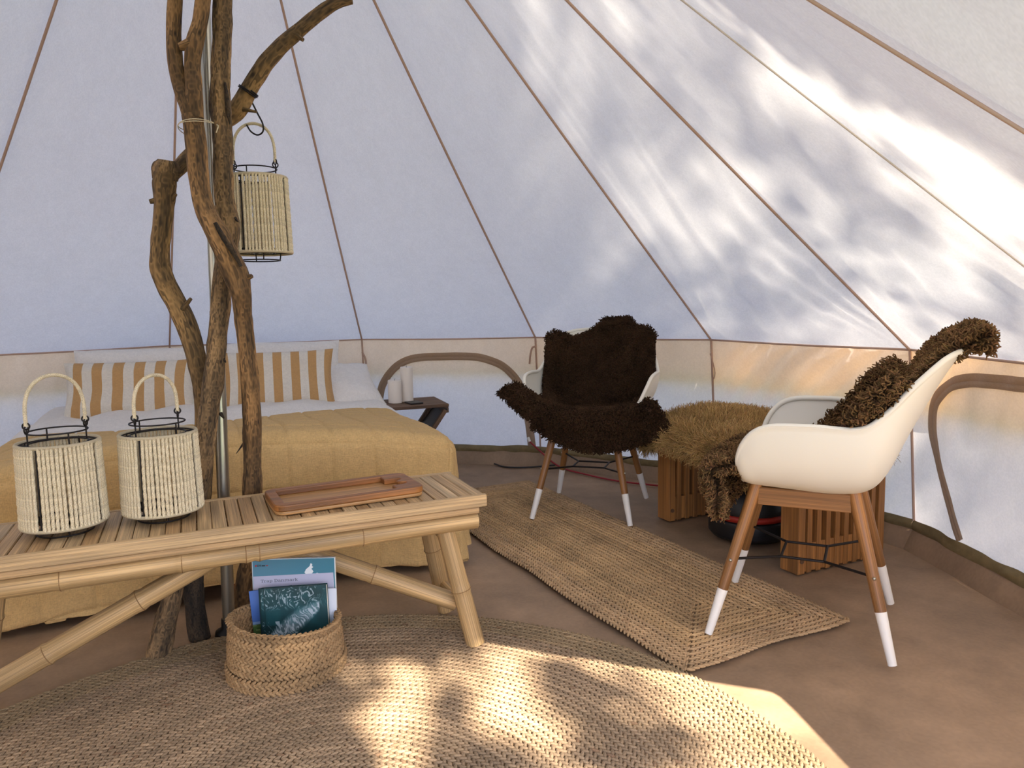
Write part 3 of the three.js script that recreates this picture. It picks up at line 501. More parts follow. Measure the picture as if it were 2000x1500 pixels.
BRANCHES.forEach(([name, label, mat, part, limbs], i) => {
  const t = thing(name, label, 'branch');
  limbs.forEach((l, j) => mesh(j ? 'limb' : 'stem', tube(l, l.length * 9, 20, { wob: wobble(i * 17 + j * 5, i === 1 ? 0.2 : 0.13, i === 0 && j === 0 ? [[0.26, 0.5, 0.25], [0.34, 3.6, 0.3], [0.41, 1.5, 0.2]] : []) }), mat, t));
  if (i === 0) {
    mesh('knot', twig([-0.835, 1.70, -2.065], [-0.862, 1.69, -2.055], 0.017, 0.010), mat, t);
    mesh('knot', twig([-0.745, 1.075, -2.05], [-0.70, 1.085, -2.04], 0.016, 0.006), mat, t);
    mesh('bark_strip', twig([-0.80, 0.60, -2.17], [-0.815, 0.575, -2.15], 0.003, 0.001), M.barkDark, t);
    mesh('crack', tube([[-0.775, 1.225, -1.999, 0.006], [-0.755, 1.185, -1.998, 0.008], [-0.735, 1.15, -2.0, 0.009], [-0.718, 1.11, -2.008, 0.006]], 12, 6, { wob: wobble(4, 0.4) }), M.barkDark, t);
  }
  if (i === 1) { mesh('torn_patch', tube([[-0.762, 1.61, -2.098, 0.003], [-0.758, 1.57, -2.096, 0.007], [-0.757, 1.53, -2.098, 0.006], [-0.757, 1.50, -2.1, 0.002]], 12, 6, { wob: wobble(2, 0.3) }), M.barkDark, t); for (const [y, x] of [[0.86, -0.822], [0.70, -0.838], [1.25, -0.763]]) mesh('knot', twig([x, y, -2.11], [x + 0.012, y - 0.012, -2.1], 0.006, 0.002), M.barkDark, t); }
  if (i === 2) {
    mesh('stub', twig([-0.995, 1.31, -2.155], [-1.015, 1.305, -2.15], 0.009, 0.006), mat, t); mesh('stub', twig([-0.955, 1.31, -2.155], [-0.94, 1.325, -2.15], 0.008, 0.005), mat, t); mesh('stub', twig([-0.945, 1.0, -2.15], [-0.915, 1.03, -2.145], 0.009, 0.005), mat, t);
    mesh('stub', twig([-0.785, 1.588, -2.29], [-0.742, 1.578, -2.285], 0.007, 0.004), mat, t); mesh('stub', twig([-0.62, 1.80, -2.29], [-0.592, 1.78, -2.285], 0.009, 0.006), mat, t);
    mesh('stump', tube([[-0.970, 1.365, -2.16, 0.031], [-0.966, 1.392, -2.158, 0.034], [-0.962, 1.408, -2.157, 0.030], [-0.960, 1.419, -2.156, 0.022]], 14, 18, { wob: wobble(91, 0.4) }), M.bark, t);
    mesh('dark_foot', tube([[-0.966, 0.30, -2.187, 0.0275], [-0.975, 0.248, -2.185, 0.0275], [-0.982, 0.17, -2.18, 0.029], [-0.979, 0.091, -2.175, 0.029], [-0.970, 0.0, -2.17, 0.032]], 30, 20, { wob: wobble(60, 0.16) }), M.barkDark, t);
  }
});
{
  const t = thing('tent_pole', 'galvanised centre pole of the tent behind the driftwood', 'pole'), a = V(-0.891, 0, -2.2), b = V(-0.822, 2.86, -2.205), at = (f) => a.clone().lerp(b, f).toArray();
  mesh('lower_tube', tube([[...at(0.008), 0.0185], [...at(0.345), 0.0185]], 1, 28, { straight: true }), M.steel, t);
  mesh('upper_tube', tube([[...at(0.34), 0.0172], [...at(1), 0.0172]], 1, 28, { straight: true }), M.steel, t);
  mesh('collar', tube([[...at(0.343), 0.0195], [...at(0.347), 0.0195]], 1, 28, { straight: true }), M.steel, t);
  mesh('foot', lathe([[0, 0], [0.042, 0], [0.04, 0.012], [0.022, 0.022], [0.021, 0.05], [0, 0.05]], 28).translate(a.x, 0, a.z), M.black, t);
  const tw = thing('twine', 'straw twine binding the branches to the tent pole', 'twine'), loops = [];
  for (let k = 0; k < 2; k++) { const y = 1.492 + k * 0.006, pts = []; for (let i = 0; i <= 20; i++) { const q = i / 20 * 2 * Math.PI; pts.push([-0.842 + 0.045 * Math.cos(q), y + 0.012 * Math.cos(q + k), -2.115 + 0.105 * Math.sin(q), 0.0012]); } loops.push(tube(pts, 60, 5)); }
  mesh('loops', merge(loops), M.rope, tw); mesh('loose_end', tube([[-0.80, 1.50, -2.1, 0.002], [-0.785, 1.495, -2.09, 0.002], [-0.79, 1.475, -2.085, 0.0016]], 8, 5), M.rope, tw);
}
// ---------------------------------------------------------------- bamboo bench
const EA = V(-0.919, 0, 0.394), EL = V(0.394, 0, 0.919), BO = V(-0.142, 0, -2.212), BTOP = 0.458;      // along, towards the viewer, end of the bench
const bench = (t, l, y) => BO.clone().addScaledVector(EA, t).addScaledVector(EL, l).setY(y).toArray();
function bambooPole(a, b, r, nodes, name, parent) {
  const A = V(...a), L = A.distanceTo(V(...b));
  const o = mesh(name, tube([[...a, r], [...b, r * 1.02]], Math.round(L * 110), 20, { straight: true, wob: (q, t, len) => { let k = 1 + 0.03 * noise3(Math.cos(q), Math.sin(q), len * 6 + a[0] * 7); for (const n of nodes) { const d = (len - n * L); k += 0.10 * Math.exp(-d * d / 0.00005) - 0.05 * Math.exp(-((d - 0.011) ** 2) / 0.00004); } return k; } }), M.bamboo, parent);
  for (const n of nodes) { const p = A.clone().lerp(V(...b), n), d = V(...b).sub(A).normalize(), g = new THREE.TorusGeometry(r * 1.07, 0.0012, 5, 28); g.applyQuaternion(new THREE.Quaternion().setFromUnitVectors(V(0, 0, 1), d)); g.translate(p.x, p.y, p.z); mesh('node_ring', g, M.bambooNode, o); }
  return o;
}
{
  const LEN = 1.34, t = thing('bamboo_bench', 'slatted bamboo bench on splayed legs carrying lanterns and a tray', 'bench');
  const frameBox = (name, t0, t1, l0, l1, y0, y1, mat, r = 0.003) => { const g = boxUV(box(t1 - t0, y1 - y0, l1 - l0, r)); const m4 = new THREE.Matrix4().makeBasis(EA, V(0, 1, 0), V().crossVectors(EA, V(0, 1, 0))); g.applyMatrix4(m4); const c = bench((t0 + t1) / 2, (l0 + l1) / 2, (y0 + y1) / 2); g.translate(...c); return mesh(name, g, mat, t); };
  const n = 37, pitch = (LEN - 0.004) / n;
  for (let i = 0; i < n; i++) { const w = pitch - rr(0.001, 0.0026), c = 0.002 + pitch * (i + 0.5) + rr(-0.0008, 0.0008), up = rr(-0.0022, 0); frameBox('slat', c - w / 2, c + w / 2, -0.148, 0.146, BTOP - 0.012 + up, BTOP + up, M.bambooFlat[Math.floor(rnd() * 4)], 0.0035); }
  for (const s of [-1, 1]) {
    frameBox('edge_strip', 0, LEN, s > 0 ? 0.147 : -0.163, s > 0 ? 0.163 : -0.147, BTOP - 0.034, BTOP + 0.001, M.bambooFlat[0], 0.003);
    frameBox('under_strip', 0.02, LEN - 0.02, s > 0 ? 0.137 : -0.154, s > 0 ? 0.154 : -0.137, BTOP - 0.054, BTOP - 0.0345, M.bambooFlat[1], 0.004);
    bambooPole(bench(0.022, s * 0.128, BTOP - 0.0795), bench(LEN - 0.022, s * 0.128, BTOP - 0.0795), 0.0248, s > 0 ? [0.255, 0.46, 0.485, 0.60, 0.80, 0.93] : [0.2, 0.5, 0.8], 'rail', t);
    for (const e of [0, 1]) { const q = (x) => (e ? LEN - x : x); bambooPole(bench(q(0.112), s * 0.098, BTOP - 0.085), bench(q(0.038), s * 0.136, 0.012), 0.0265, s > 0 ? [0.55] : [0.4, 0.85], 'leg', t); }
  }
  for (const e of [0, 1]) { const q = (x) => (e ? LEN - x : x); bambooPole(bench(q(0.103), -0.11, 0.325), bench(q(0.103), 0.11, 0.325), 0.014, [], 'crossbar', t); bambooPole(bench(q(0.052), -0.12, 0.105), bench(q(0.052), 0.125, 0.105), 0.016, [], 'crossbar', t); }
  bambooPole(bench(0.068, 0.062, 0.115), bench(0.64, -0.115, 0.365), 0.0262, [0.4, 0.86], 'brace', t);
  bambooPole(bench(LEN - 0.05, 0.03, 0.085), bench(0.67, 0.03, 0.372), 0.0262, [0.28, 0.62], 'brace', t);
  bambooPole(bench(0.655, -0.12, 0.385), bench(0.655, 0.12, 0.385), 0.015, [], 'crossbar', t);
}
// ---------------------------------------------------------------- rope lanterns
function ring(R, r, y, seg = 48) { const g = new THREE.TorusGeometry(R, r, 6, seg); g.rotateX(Math.PI / 2); g.translate(0, y, 0); return g; }
function makeLantern(label, pos, turn, handleTurn, { R = 0.1, H = 0.205, lean = 0, handleH = 0.16 } = {}) {
  const t = thing('rope_lantern', label, 'lantern', pos, turn), y0 = 0.025, y1 = y0 + H, Rt = R * 0.955;
  const strands = [0, 1.7, 3.4, 5].map((ph) => tube([[R, y0, 0, 0.0043], [Rt, y1, 0, 0.0041]], 96, 8, { straight: true, caps: false, wob: (a, q) => 1 + 0.13 * Math.cos(2 * a - q * 62 + ph) }));
  const list = [], n = 62, posts = [5, 20, 36, 51];
  for (let i = 0; i < n; i++) {
    if (posts.includes(i)) continue;
    const g = strands[Math.floor(rnd() * 4)].clone(); g.translate(0, rr(-0.001, 0.001), 0); const p = g.attributes.position, sway = rr(-0.0012, 0.0012), ph = rr(0, 6); for (let j = 0; j < p.count; j++) { const yy = (p.getY(j) - y0) / H; p.setZ(j, p.getZ(j) + sway * Math.sin(yy * 3.14 + ph * 0.1)); }
    g.rotateY(i / n * 2 * Math.PI + rr(-0.008, 0.008)); list.push(g);
  }
  mesh('rope_shade', merge(list), M.rope, t, { kind: 'stuff', label: 'cream paper rope wound upright round the frame' });
  const wire = 0.0021, rt = 0.066;
  mesh('rope_rim', merge([ring(Rt, 0.0046, y1), ring(R, 0.0046, y0)]), M.rope, t);
  mesh('frame', merge([ring(Rt - 0.004, wire, y1 - 0.003), ring(R - 0.004, wire, y0 + 0.003), ...posts.map((k) => { const a = -k / n * 2 * Math.PI; return bar([Math.cos(a) * (R - 0.003), y0, Math.sin(a) * (R - 0.003)], [Math.cos(a) * (Rt - 0.003), y1, Math.sin(a) * (Rt - 0.003)], 0.0022, 1, 6); }), ...[0, 1, 2, 3].map((k) => { const a = k * Math.PI / 2 + 0.5; return bar([Math.cos(a) * Rt, y1 - 0.002, Math.sin(a) * Rt], [Math.cos(a) * rt, y1 - 0.002, Math.sin(a) * rt], wire, 1, 6); })]), M.iron, t);
  const up = 0.028;
  mesh('neck', merge([ring(rt, wire, y1 - 0.002), ring(rt, wire, y1 + up), ...[0, 1, 2, 3].map((k) => { const a = k * Math.PI / 2 + handleTurn; return bar([Math.cos(a) * rt, y1 - 0.002, Math.sin(a) * rt], [Math.cos(a) * rt, y1 + up + (k % 2 ? 0 : 0.012), Math.sin(a) * rt], wire, 1, 6); })]), M.iron, t);
  mesh('foot_ring', merge([ring(0.062, wire, wire), ...[0, 1, 2, 3].map((k) => { const a = k * Math.PI / 2 + 0.4; return bar([Math.cos(a) * 0.062, wire, Math.sin(a) * 0.062], [Math.cos(a) * 0.066, y0 + 0.002, Math.sin(a) * 0.066], wire, 1, 6); }), ...[0, 1].map((k) => { const a = k * Math.PI / 2 + 0.4; return bar([Math.cos(a) * (R - 0.003), y0 + 0.003, Math.sin(a) * (R - 0.003)], [-Math.cos(a) * (R - 0.003), y0 + 0.003, -Math.sin(a) * (R - 0.003)], wire, 1, 6); })]), M.iron, t);
  const tray = lathe([[0, 0], [0.06, 0], [0.062, 0.01], [0.059, 0.01], [0.057, 0.003], [0, 0.003]], 32); tray.translate(0, y0 + 0.004, 0); mesh('candle_plate', tray, M.iron, t);
  // handle: rope wound round wire, hooked into the neck
  const h = new THREE.Group(); h.name = 'handle'; t.add(h); const hx = rt, base = y1 + up + 0.014, arc = [], HH = handleH - up - 0.014;
  for (let i = 0; i <= 24; i++) { const q = i / 24 * Math.PI, w = hx * (1 + 0.06 * Math.sin(q)); arc.push([-Math.cos(q) * w, base + HH * (0.1 + 0.9 * Math.pow(Math.sin(q), 0.72)) + lean * Math.cos(q) * 0, 0, 0.0046]); }
  arc[0][1] = base + 0.004; arc[24][1] = base + 0.004;
  mesh('rope_grip', tube(arc, 220, 8, { wob: (a, q) => 1 + 0.1 * Math.cos(q * 420 + a) }), M.rope, h);
  for (const s of [-1, 1]) { const g = new THREE.TorusGeometry(0.0085, 0.002, 6, 20); g.rotateY(0.7); g.translate(s * hx, base - 0.003, 0); const g2 = new THREE.TorusGeometry(0.0075, 0.002, 6, 20); g2.rotateY(-0.6); g2.translate(s * hx, base + 0.006, 0); mesh('wire_loop', merge([g, g2]), M.iron, h); }
  h.rotation.y = -handleTurn;
  return t;
}
makeLantern('cream rope lantern standing on the bench, leftmost of the three', [-1.118, BTOP, -1.80], 1.05, 0.15, { R: 0.0935, H: 0.2, handleH: 0.165 });
makeLantern('cream rope lantern standing on the bench, in front of the trunk', [-0.922, BTOP, -1.905], 1.0, -0.15, { R: 0.0955, H: 0.2, handleH: 0.15 });
makeLantern('cream rope lantern hanging from the branch by a wire hook', [-0.79, 1.146, -2.385], 0.9, 0.95, { R: 0.099, H: 0.232, handleH: 0.166 });
{
  const t = thing('wire_hook', 'black wire hook wound round the branch above the hanging lantern', 'hook');
  mesh('hook', tube([[-0.772, 1.625, -2.332, 0.0026], [-0.760, 1.590, -2.35, 0.0026], [-0.752, 1.562, -2.37, 0.0026], [-0.757, 1.542, -2.38, 0.0026], [-0.775, 1.534, -2.385, 0.0026], [-0.795, 1.545, -2.385, 0.0026], [-0.806, 1.565, -2.38, 0.0026]], 40, 7), M.iron, t);
  const pts = []; for (let i = 0; i <= 40; i++) { const a = i / 40 * 4.3 * Math.PI; pts.push([-0.771 + 0.0275 * Math.cos(a) * 0.85 + 0.006 * (i / 40), 1.638 + 0.019 * Math.cos(a) * -0.8 + 0.008 * (i / 40), -2.3 + 0.031 * Math.sin(a), 0.0024]); }
  mesh('winding', tube(pts, 90, 6), M.iron, t);
}
// ---------------------------------------------------------------- serving tray
{
  const t = thing('serving_tray', 'rectangular acacia tray with a notched handle end on the bench', 'tray', bench(0.372, 0.005, BTOP + 0.001), Math.atan2(0.452, 0.892));
  const W = 0.405, D = 0.2, rd = (s, x0, x1, y0, y1, r) => { s.moveTo(x0 + r, y0); s.lineTo(x1 - r, y0); s.quadraticCurveTo(x1, y0, x1, y0 + r); s.lineTo(x1, y1 - r); s.quadraticCurveTo(x1, y1, x1 - r, y1); s.lineTo(x0 + r, y1); s.quadraticCurveTo(x0, y1, x0, y1 - r); s.lineTo(x0, y0 + r); s.quadraticCurveTo(x0, y0, x0 + r, y0); return s; };
  const rim = rd(new THREE.Shape(), -W / 2, W / 2, -D / 2, D / 2, 0.03), h = new THREE.Path(), x0 = -W / 2 + 0.022, x1 = W / 2 - 0.07, y0 = -D / 2 + 0.02, y1 = D / 2 - 0.02;
  h.moveTo(x0 + 0.012, y0); h.lineTo(x1, y0); h.lineTo(x1, -0.042); h.lineTo(x1 + 0.03, -0.042); h.quadraticCurveTo(x1 + 0.052, -0.035, x1 + 0.045, -0.018); h.quadraticCurveTo(x1 + 0.026, -0.008, x1 + 0.026, 0); h.quadraticCurveTo(x1 + 0.026, 0.008, x1 + 0.045, 0.018); h.quadraticCurveTo(x1 + 0.052, 0.035, x1 + 0.03, 0.042); h.lineTo(x1, 0.042); h.lineTo(x1, y1); h.lineTo(x0 + 0.012, y1); h.quadraticCurveTo(x0, y1, x0, y1 - 0.012); h.lineTo(x0, y0 + 0.012); h.quadraticCurveTo(x0, y0, x0 + 0.012, y0);
  rim.holes.push(h);
  const ex = (s, d, y) => { const g = new THREE.ExtrudeGeometry(s, { depth: d - 0.007, bevelEnabled: true, bevelSize: 0.0035, bevelThickness: 0.0035, bevelSegments: 3, curveSegments: 12 }); g.rotateX(-Math.PI / 2); g.translate(0, y + 0.0035, 0); return boxUV(g); };
  mesh('rim', ex(rim, 0.018, 0.0095), M.acacia, t);
  mesh('board', ex(rd(new THREE.Shape(), -W / 2 + 0.001, W / 2 - 0.001, -D / 2 + 0.001, D / 2 - 0.001, 0.03), 0.0105, 0), M.acaciaPale, t);
}

// ---------------------------------------------------------------- jute rugs: plaited braids laid side by side
seedState = 4242;
const plait = (() => { const g = mergeVertices(new THREE.IcosahedronGeometry(1, 1).deleteAttribute('normal').deleteAttribute('uv')); g.computeVertexNormals(); const uv = new Float32Array(g.attributes.position.count * 2); for (let i = 0; i < uv.length; i++) uv[i] = g.attributes.position.array[i] * 0.02; g.setAttribute('uv', new THREE.BufferAttribute(uv, 2)); return g; })();
const juteTone = (base, spread, p, warm = 0) => { const v = 1 + spread * (noise3(p.x * 9, p.z * 9, p.y * 9) * 0.8 + rr(-0.5, 0.5)); const c = new THREE.Color(base).multiplyScalar(clamp(v, 0.35, 1.5)); if (rnd() < 0.012 + warm) c.lerp(new THREE.Color(0x7a4a2c), 0.4); return c; };
// stitches of one braid along a path; at(s) -> {p, tan, nor(up)}, w the braid's width
function braid(list, length, w, pitch, at, base, spread, hgt = 0.42, lat = 0.195) {
  const row = rr(0.84, 1.12), lift = lat < 0.2 ? rr(-0.0012, 0.0008) : 0; base = new THREE.Color(base).multiplyScalar(row);
  const n = Math.max(4, Math.round(length / pitch)), m = new THREE.Matrix4(), q = new THREE.Quaternion(), basis = new THREE.Matrix4(), tilt = new THREE.Quaternion();
  for (let i = 0; i < n; i++) for (const s of [-1, 1]) {
    const { p, tan, up } = at((i + (s > 0 ? 0.5 : 0)) / n), side = tan.clone().cross(up).normalize();
    basis.makeBasis(tan, up, side); q.setFromRotationMatrix(basis); tilt.setFromAxisAngle(V(0, 1, 0), s * rr(0.5, 0.72)); q.multiply(tilt);
    const c = p.clone().addScaledVector(side, s * w * 0.225).addScaledVector(up, rr(-0.0006, 0.0006) + lift), k = rr(0.92, 1.1);
    m.compose(c, q, V(pitch * 0.72 * k, w * hgt * 0.5 * k, w * lat * k)); list.push({ m: m.clone(), c: juteTone(base, spread, p) });
  }
}
{
  const c = V(-0.385, 0, -1.235), R = 1.055, w = 0.0205, t = thing('round_rug', 'large round braided jute rug under the bench and basket', 'rug', [c.x, 0, c.z]);
  const bend = (p) => { p.x += 0.006 * noise3(p.x * 4, p.z * 4, 1); p.z += 0.006 * noise3(p.x * 4, p.z * 4, 5); p.y += 0.0015 * noise3(p.x * 7, p.z * 7, 9); return p; };
  mesh('backing', lathe([[0, 0.001], [R - 0.012, 0.001], [R - 0.008, 0.005], [R - 0.012, 0.008], [0, 0.008]], 96), M.juteBase, t);
  const list = [];
  for (let r = R - w / 2; r > w; r -= w) {
    const off = rr(0, 6.28);
    braid(list, 2 * Math.PI * r, w, 0.0165, (s) => { const a = off + s * 2 * Math.PI, p = bend(V(Math.cos(a) * r, 0.0095, Math.sin(a) * r)); return { p, tan: V(-Math.sin(a), 0, Math.cos(a)), up: V(0, 1, 0) }; }, r > 0.9 * R ? 0xa8906e : 0xb09678, 0.26, 0.42, 0.215);
  }
  instanced('braids', plait, M.jute, list, t);
}
{
  const L = 2.1, W = 0.667, w = 0.021, ax = V(-0.45, 0, -0.893).normalize(), ac = V(0.893, 0, -0.45).normalize();
  const o = V(0.433, 0, -1.88), t = thing('runner_rug', 'long rectangular braided jute rug leading past the chairs', 'rug', o.toArray());
  const put = (a, b, y) => { const A = a + 0.008 * noise3(a * 3, b * 3, 2) * smooth(a, 0, 0.1) - 0.008 * (1 - smooth(a, 0, 0.1)) * Math.sin(b * 14), B = b + 0.007 * noise3(a * 3.5, b * 3.5, 7); return V(ax.x * A + ac.x * B, y + 0.0015 * noise3(a * 8, b * 8, 3), ax.z * A + ac.z * B); };
  mesh('backing', sheet((u, v) => put(lerp(0.01, L - 0.01, v), lerp(0.01, W - 0.01, u), 0.008).toArray(), 24, 60, { thick: 0.007, su: W, sv: L }), M.juteBase, t);
  const list = [];
  for (let d = w / 2; d < W / 2; d += w) {
    const a0 = d, a1 = L - d, b0 = d, b1 = W - d, P = 2 * (a1 - a0 + b1 - b0);
    braid(list, P, w, 0.0175, (s) => { let x = s * P, a, b, tn; const la = a1 - a0, lb = b1 - b0; if (x < la) { a = a0 + x; b = b0; tn = ax; } else if ((x -= la) < lb) { a = a1; b = b0 + x; tn = ac; } else if ((x -= lb) < la) { a = a1 - x; b = b1; tn = ax.clone().negate(); } else { x -= la; a = a0; b = b1 - x; tn = ac.clone().negate(); } return { p: put(a, b, 0.0095), tan: tn, up: V(0, 1, 0) }; }, d < w * 5 ? 0xd6b286 : 0xcfab7c, 0.24);
  }
  instanced('braids', plait, M.jute, list, t);
}
// ---------------------------------------------------------------- basket with books
{
  const c = V(-0.636, 0.012, -1.952), t = thing('woven_basket', 'round braided seagrass basket full of magazines on the round rug', 'basket', c.toArray());
  const H = 0.138, rad = (y) => (y < 0.042 ? 0.1655 : 0.157) + 0.004 * Math.sin(y * 30);
  mesh('lining', lathe([[0, 0.003], [0.152, 0.003], [0.158, 0.01], [0.158, 0.04], [0.1505, 0.044], [0.152, H - 0.004], [0.147, H - 0.004], [0.146, 0.012], [0, 0.010]], 56), M.juteBase, t);
  const list = [], rim = (a) => 1 + 0.1 * Math.sin(a - 0.9);
  for (let i = 0; i < 8; i++) {
    const y = 0.010 + i * 0.0178, off = rr(0, 6);
    for (const inner of [0, 1]) { if (inner && i < 3) continue; const r = inner ? 0.1475 : rad(y);
      braid(list, 2 * Math.PI * r, 0.0185, 0.0165, (s) => { const a = off + s * 2 * Math.PI, nrm = V(Math.cos(a), 0, Math.sin(a)); return { p: V(Math.cos(a) * r, y * rim(a), Math.sin(a) * r), tan: V(-Math.sin(a), 0, Math.cos(a)), up: inner ? nrm.negate() : nrm }; }, inner ? 0xb08c62 : 0xae8e66, 0.34, 0.6, 0.29); }
  }
  braid(list, 2 * Math.PI * 0.153, 0.014, 0.0165, (s) => { const a = s * 2 * Math.PI; return { p: V(Math.cos(a) * 0.1535, (0.010 + 7.6 * 0.0178) * rim(a), Math.sin(a) * 0.1535), tan: V(-Math.sin(a), 0, Math.cos(a)), up: V(0, 1, 0) }; }, 0xae8e66, 0.34, 0.5, 0.28);
  instanced('braids', plait, M.jute, list, t); t.scale.set(0.93, 1, 0.93);
}
function canvasTexture(w, h, draw) { const c = document.createElement('canvas'); c.width = w; c.height = h; const x = c.getContext('2d'); draw(x, w, h); const t = new THREE.CanvasTexture(c); t.colorSpace = THREE.SRGBColorSpace; t.magFilter = THREE.LinearFilter; return t; }
function book(name, label, w, h, d, pos, turn, lean, roll, draw, { pages = 0xece6da, hard = false, spine = 0x1d4a50 } = {}) {
  const t = thing(name, label, name === 'book' ? 'book' : 'magazine', pos); t.rotation.set(-lean, turn, roll, 'YXZ');
  const map = canvasTexture(512, 704, draw), face = std({ name: 'printed cover', map, roughness: 0.38 });
  const cov = (z, m) => { const g = box(w, h, hard ? 0.003 : 0.0012, 0.0005, [0, h / 2, z]); const p = g.attributes.position, uv = g.attributes.uv; for (let i = 0; i < p.count; i++) uv.setXY(i, p.getX(i) / w + 0.5, p.getY(i) / h); return mesh('cover', g, m, t); };
  cov(d / 2, face); cov(-d / 2, std({ color: spine, roughness: 0.5 }));
  mesh('pages', box(w - (hard ? 0.006 : 0.001), h - (hard ? 0.006 : 0.001), d - 0.001, 0.0005, [hard ? 0.002 : 0.0005, h / 2, 0]), std({ name: 'paper', color: pages, roughness: 0.9 }), t);
  if (hard) { const g = new THREE.CylinderGeometry(d / 2, d / 2, h, 12, 1, false, Math.PI, Math.PI); g.translate(-w / 2, h / 2, 0); mesh('spine', g, std({ color: spine, roughness: 0.5 }), t); }
  return t;
}
const seaSeed = tileNoise(9, 9, 51), seaFine = tileNoise(60, 30, 52);
book('magazine', 'tall teal magazine with a small white map, hindmost in the basket', 0.237, 0.275, 0.008, [-0.632, 0.014, -2.032], 0.0, 0.07, 0.005, (x, w, h) => {
  const g = x.createLinearGradient(0, 0, w, 0); g.addColorStop(0, '#5b8fa6'); g.addColorStop(1, '#3f7f93'); x.fillStyle = g; x.fillRect(0, 0, w, h);
  x.fillStyle = '#e9eef0'; x.beginPath(); for (const [i, p] of [[355, 60], [362, 38], [372, 45], [370, 62], [378, 66], [366, 80], [378, 100], [362, 122], [368, 140], [350, 150], [338, 148], [330, 120], [322, 105], [332, 82], [345, 70]].entries()) i ? x.lineTo(...p) : x.moveTo(...p); x.fill();
  for (const [a, b, r] of [[392, 128, 9], [402, 118, 10], [412, 126, 8], [384, 142, 6], [402, 140, 6], [348, 160, 5]]) { x.beginPath(); x.ellipse(a, b, r, r * 0.7, 0.4, 0, 7); x.fill(); }
  x.fillStyle = '#b9262c'; x.fillRect(20, 42, 10, 12); x.fillStyle = '#1d1d22'; x.font = 'bold 19px sans-serif'; x.fillText('DK', 32, 54); x.fillRect(60, 45, 22, 8); x.fillStyle = '#c23a3a'; x.fillRect(86, 45, 14, 7);
  x.strokeStyle = '#dfe9ec'; x.lineWidth = 5; x.strokeRect(2, 2, w - 4, h - 4);
}, { spine: 0xd9dee0 });
book('magazine', 'pale lilac sky magazine in the basket, in front of the teal one', 0.228, 0.222, 0.007, [-0.628, 0.022, -2.018], 0.0, 0.13, 0.03, (x, w, h) => {
  const g = x.createLinearGradient(0, 0, 0, h); g.addColorStop(0, '#b9bcd3'); g.addColorStop(0.3, '#c3bfd2'); g.addColorStop(0.55, '#d9bfc4'); g.addColorStop(0.66, '#e7cdb4'); x.fillStyle = g; x.fillRect(0, 0, w, h);
  x.fillStyle = '#35434a'; x.fillRect(0, h * 0.66, w, 12); x.fillStyle = '#c9a83c'; x.fillRect(0, h * 0.68, w, h * 0.12); x.fillStyle = '#4d6b34'; x.fillRect(0, h * 0.8, w, h * 0.2); x.fillStyle = '#7a8a3a'; x.fillRect(0, h * 0.74, w, 10);
  x.fillStyle = '#3a3c4c'; x.font = '34px serif'; x.fillText('Trap Danmark', 46, 58);
});
book('brochure', 'blue brochure with a green picture leaning left in the basket', 0.12, 0.19, 0.003, [-0.675, 0.024, -1.998], 0.05, 0.14, 0.10, (x, w, h) => {
  x.fillStyle = '#4f78c2'; x.fillRect(0, 0, w, h * 0.5); x.fillStyle = '#8fb0d8'; x.fillRect(0, h * 0.46, w, 26); x.fillStyle = '#50703c'; x.fillRect(0, h * 0.5, w, h * 0.28); x.fillStyle = '#b9c9dd'; x.fillRect(0, h * 0.78, w, h * 0.22);
  for (let i = 0; i < 40; i++) { x.fillStyle = i % 2 ? '#3d5a2d' : '#7f9560'; x.fillRect((i * 97) % w, h * 0.5 + (i * 53) % (h * 0.26), 46, 16); }
});
book('brochure', 'thin white brochure behind the right edge of the dark green book', 0.05, 0.185, 0.003, [-0.535, 0.024, -2.0], 0.02, 0.13, -0.01, (x, w, h) => { x.fillStyle = '#e3e6ee'; x.fillRect(0, 0, w, h); x.fillStyle = '#c9d2de'; x.fillRect(0, h * 0.4, w, h * 0.2); });
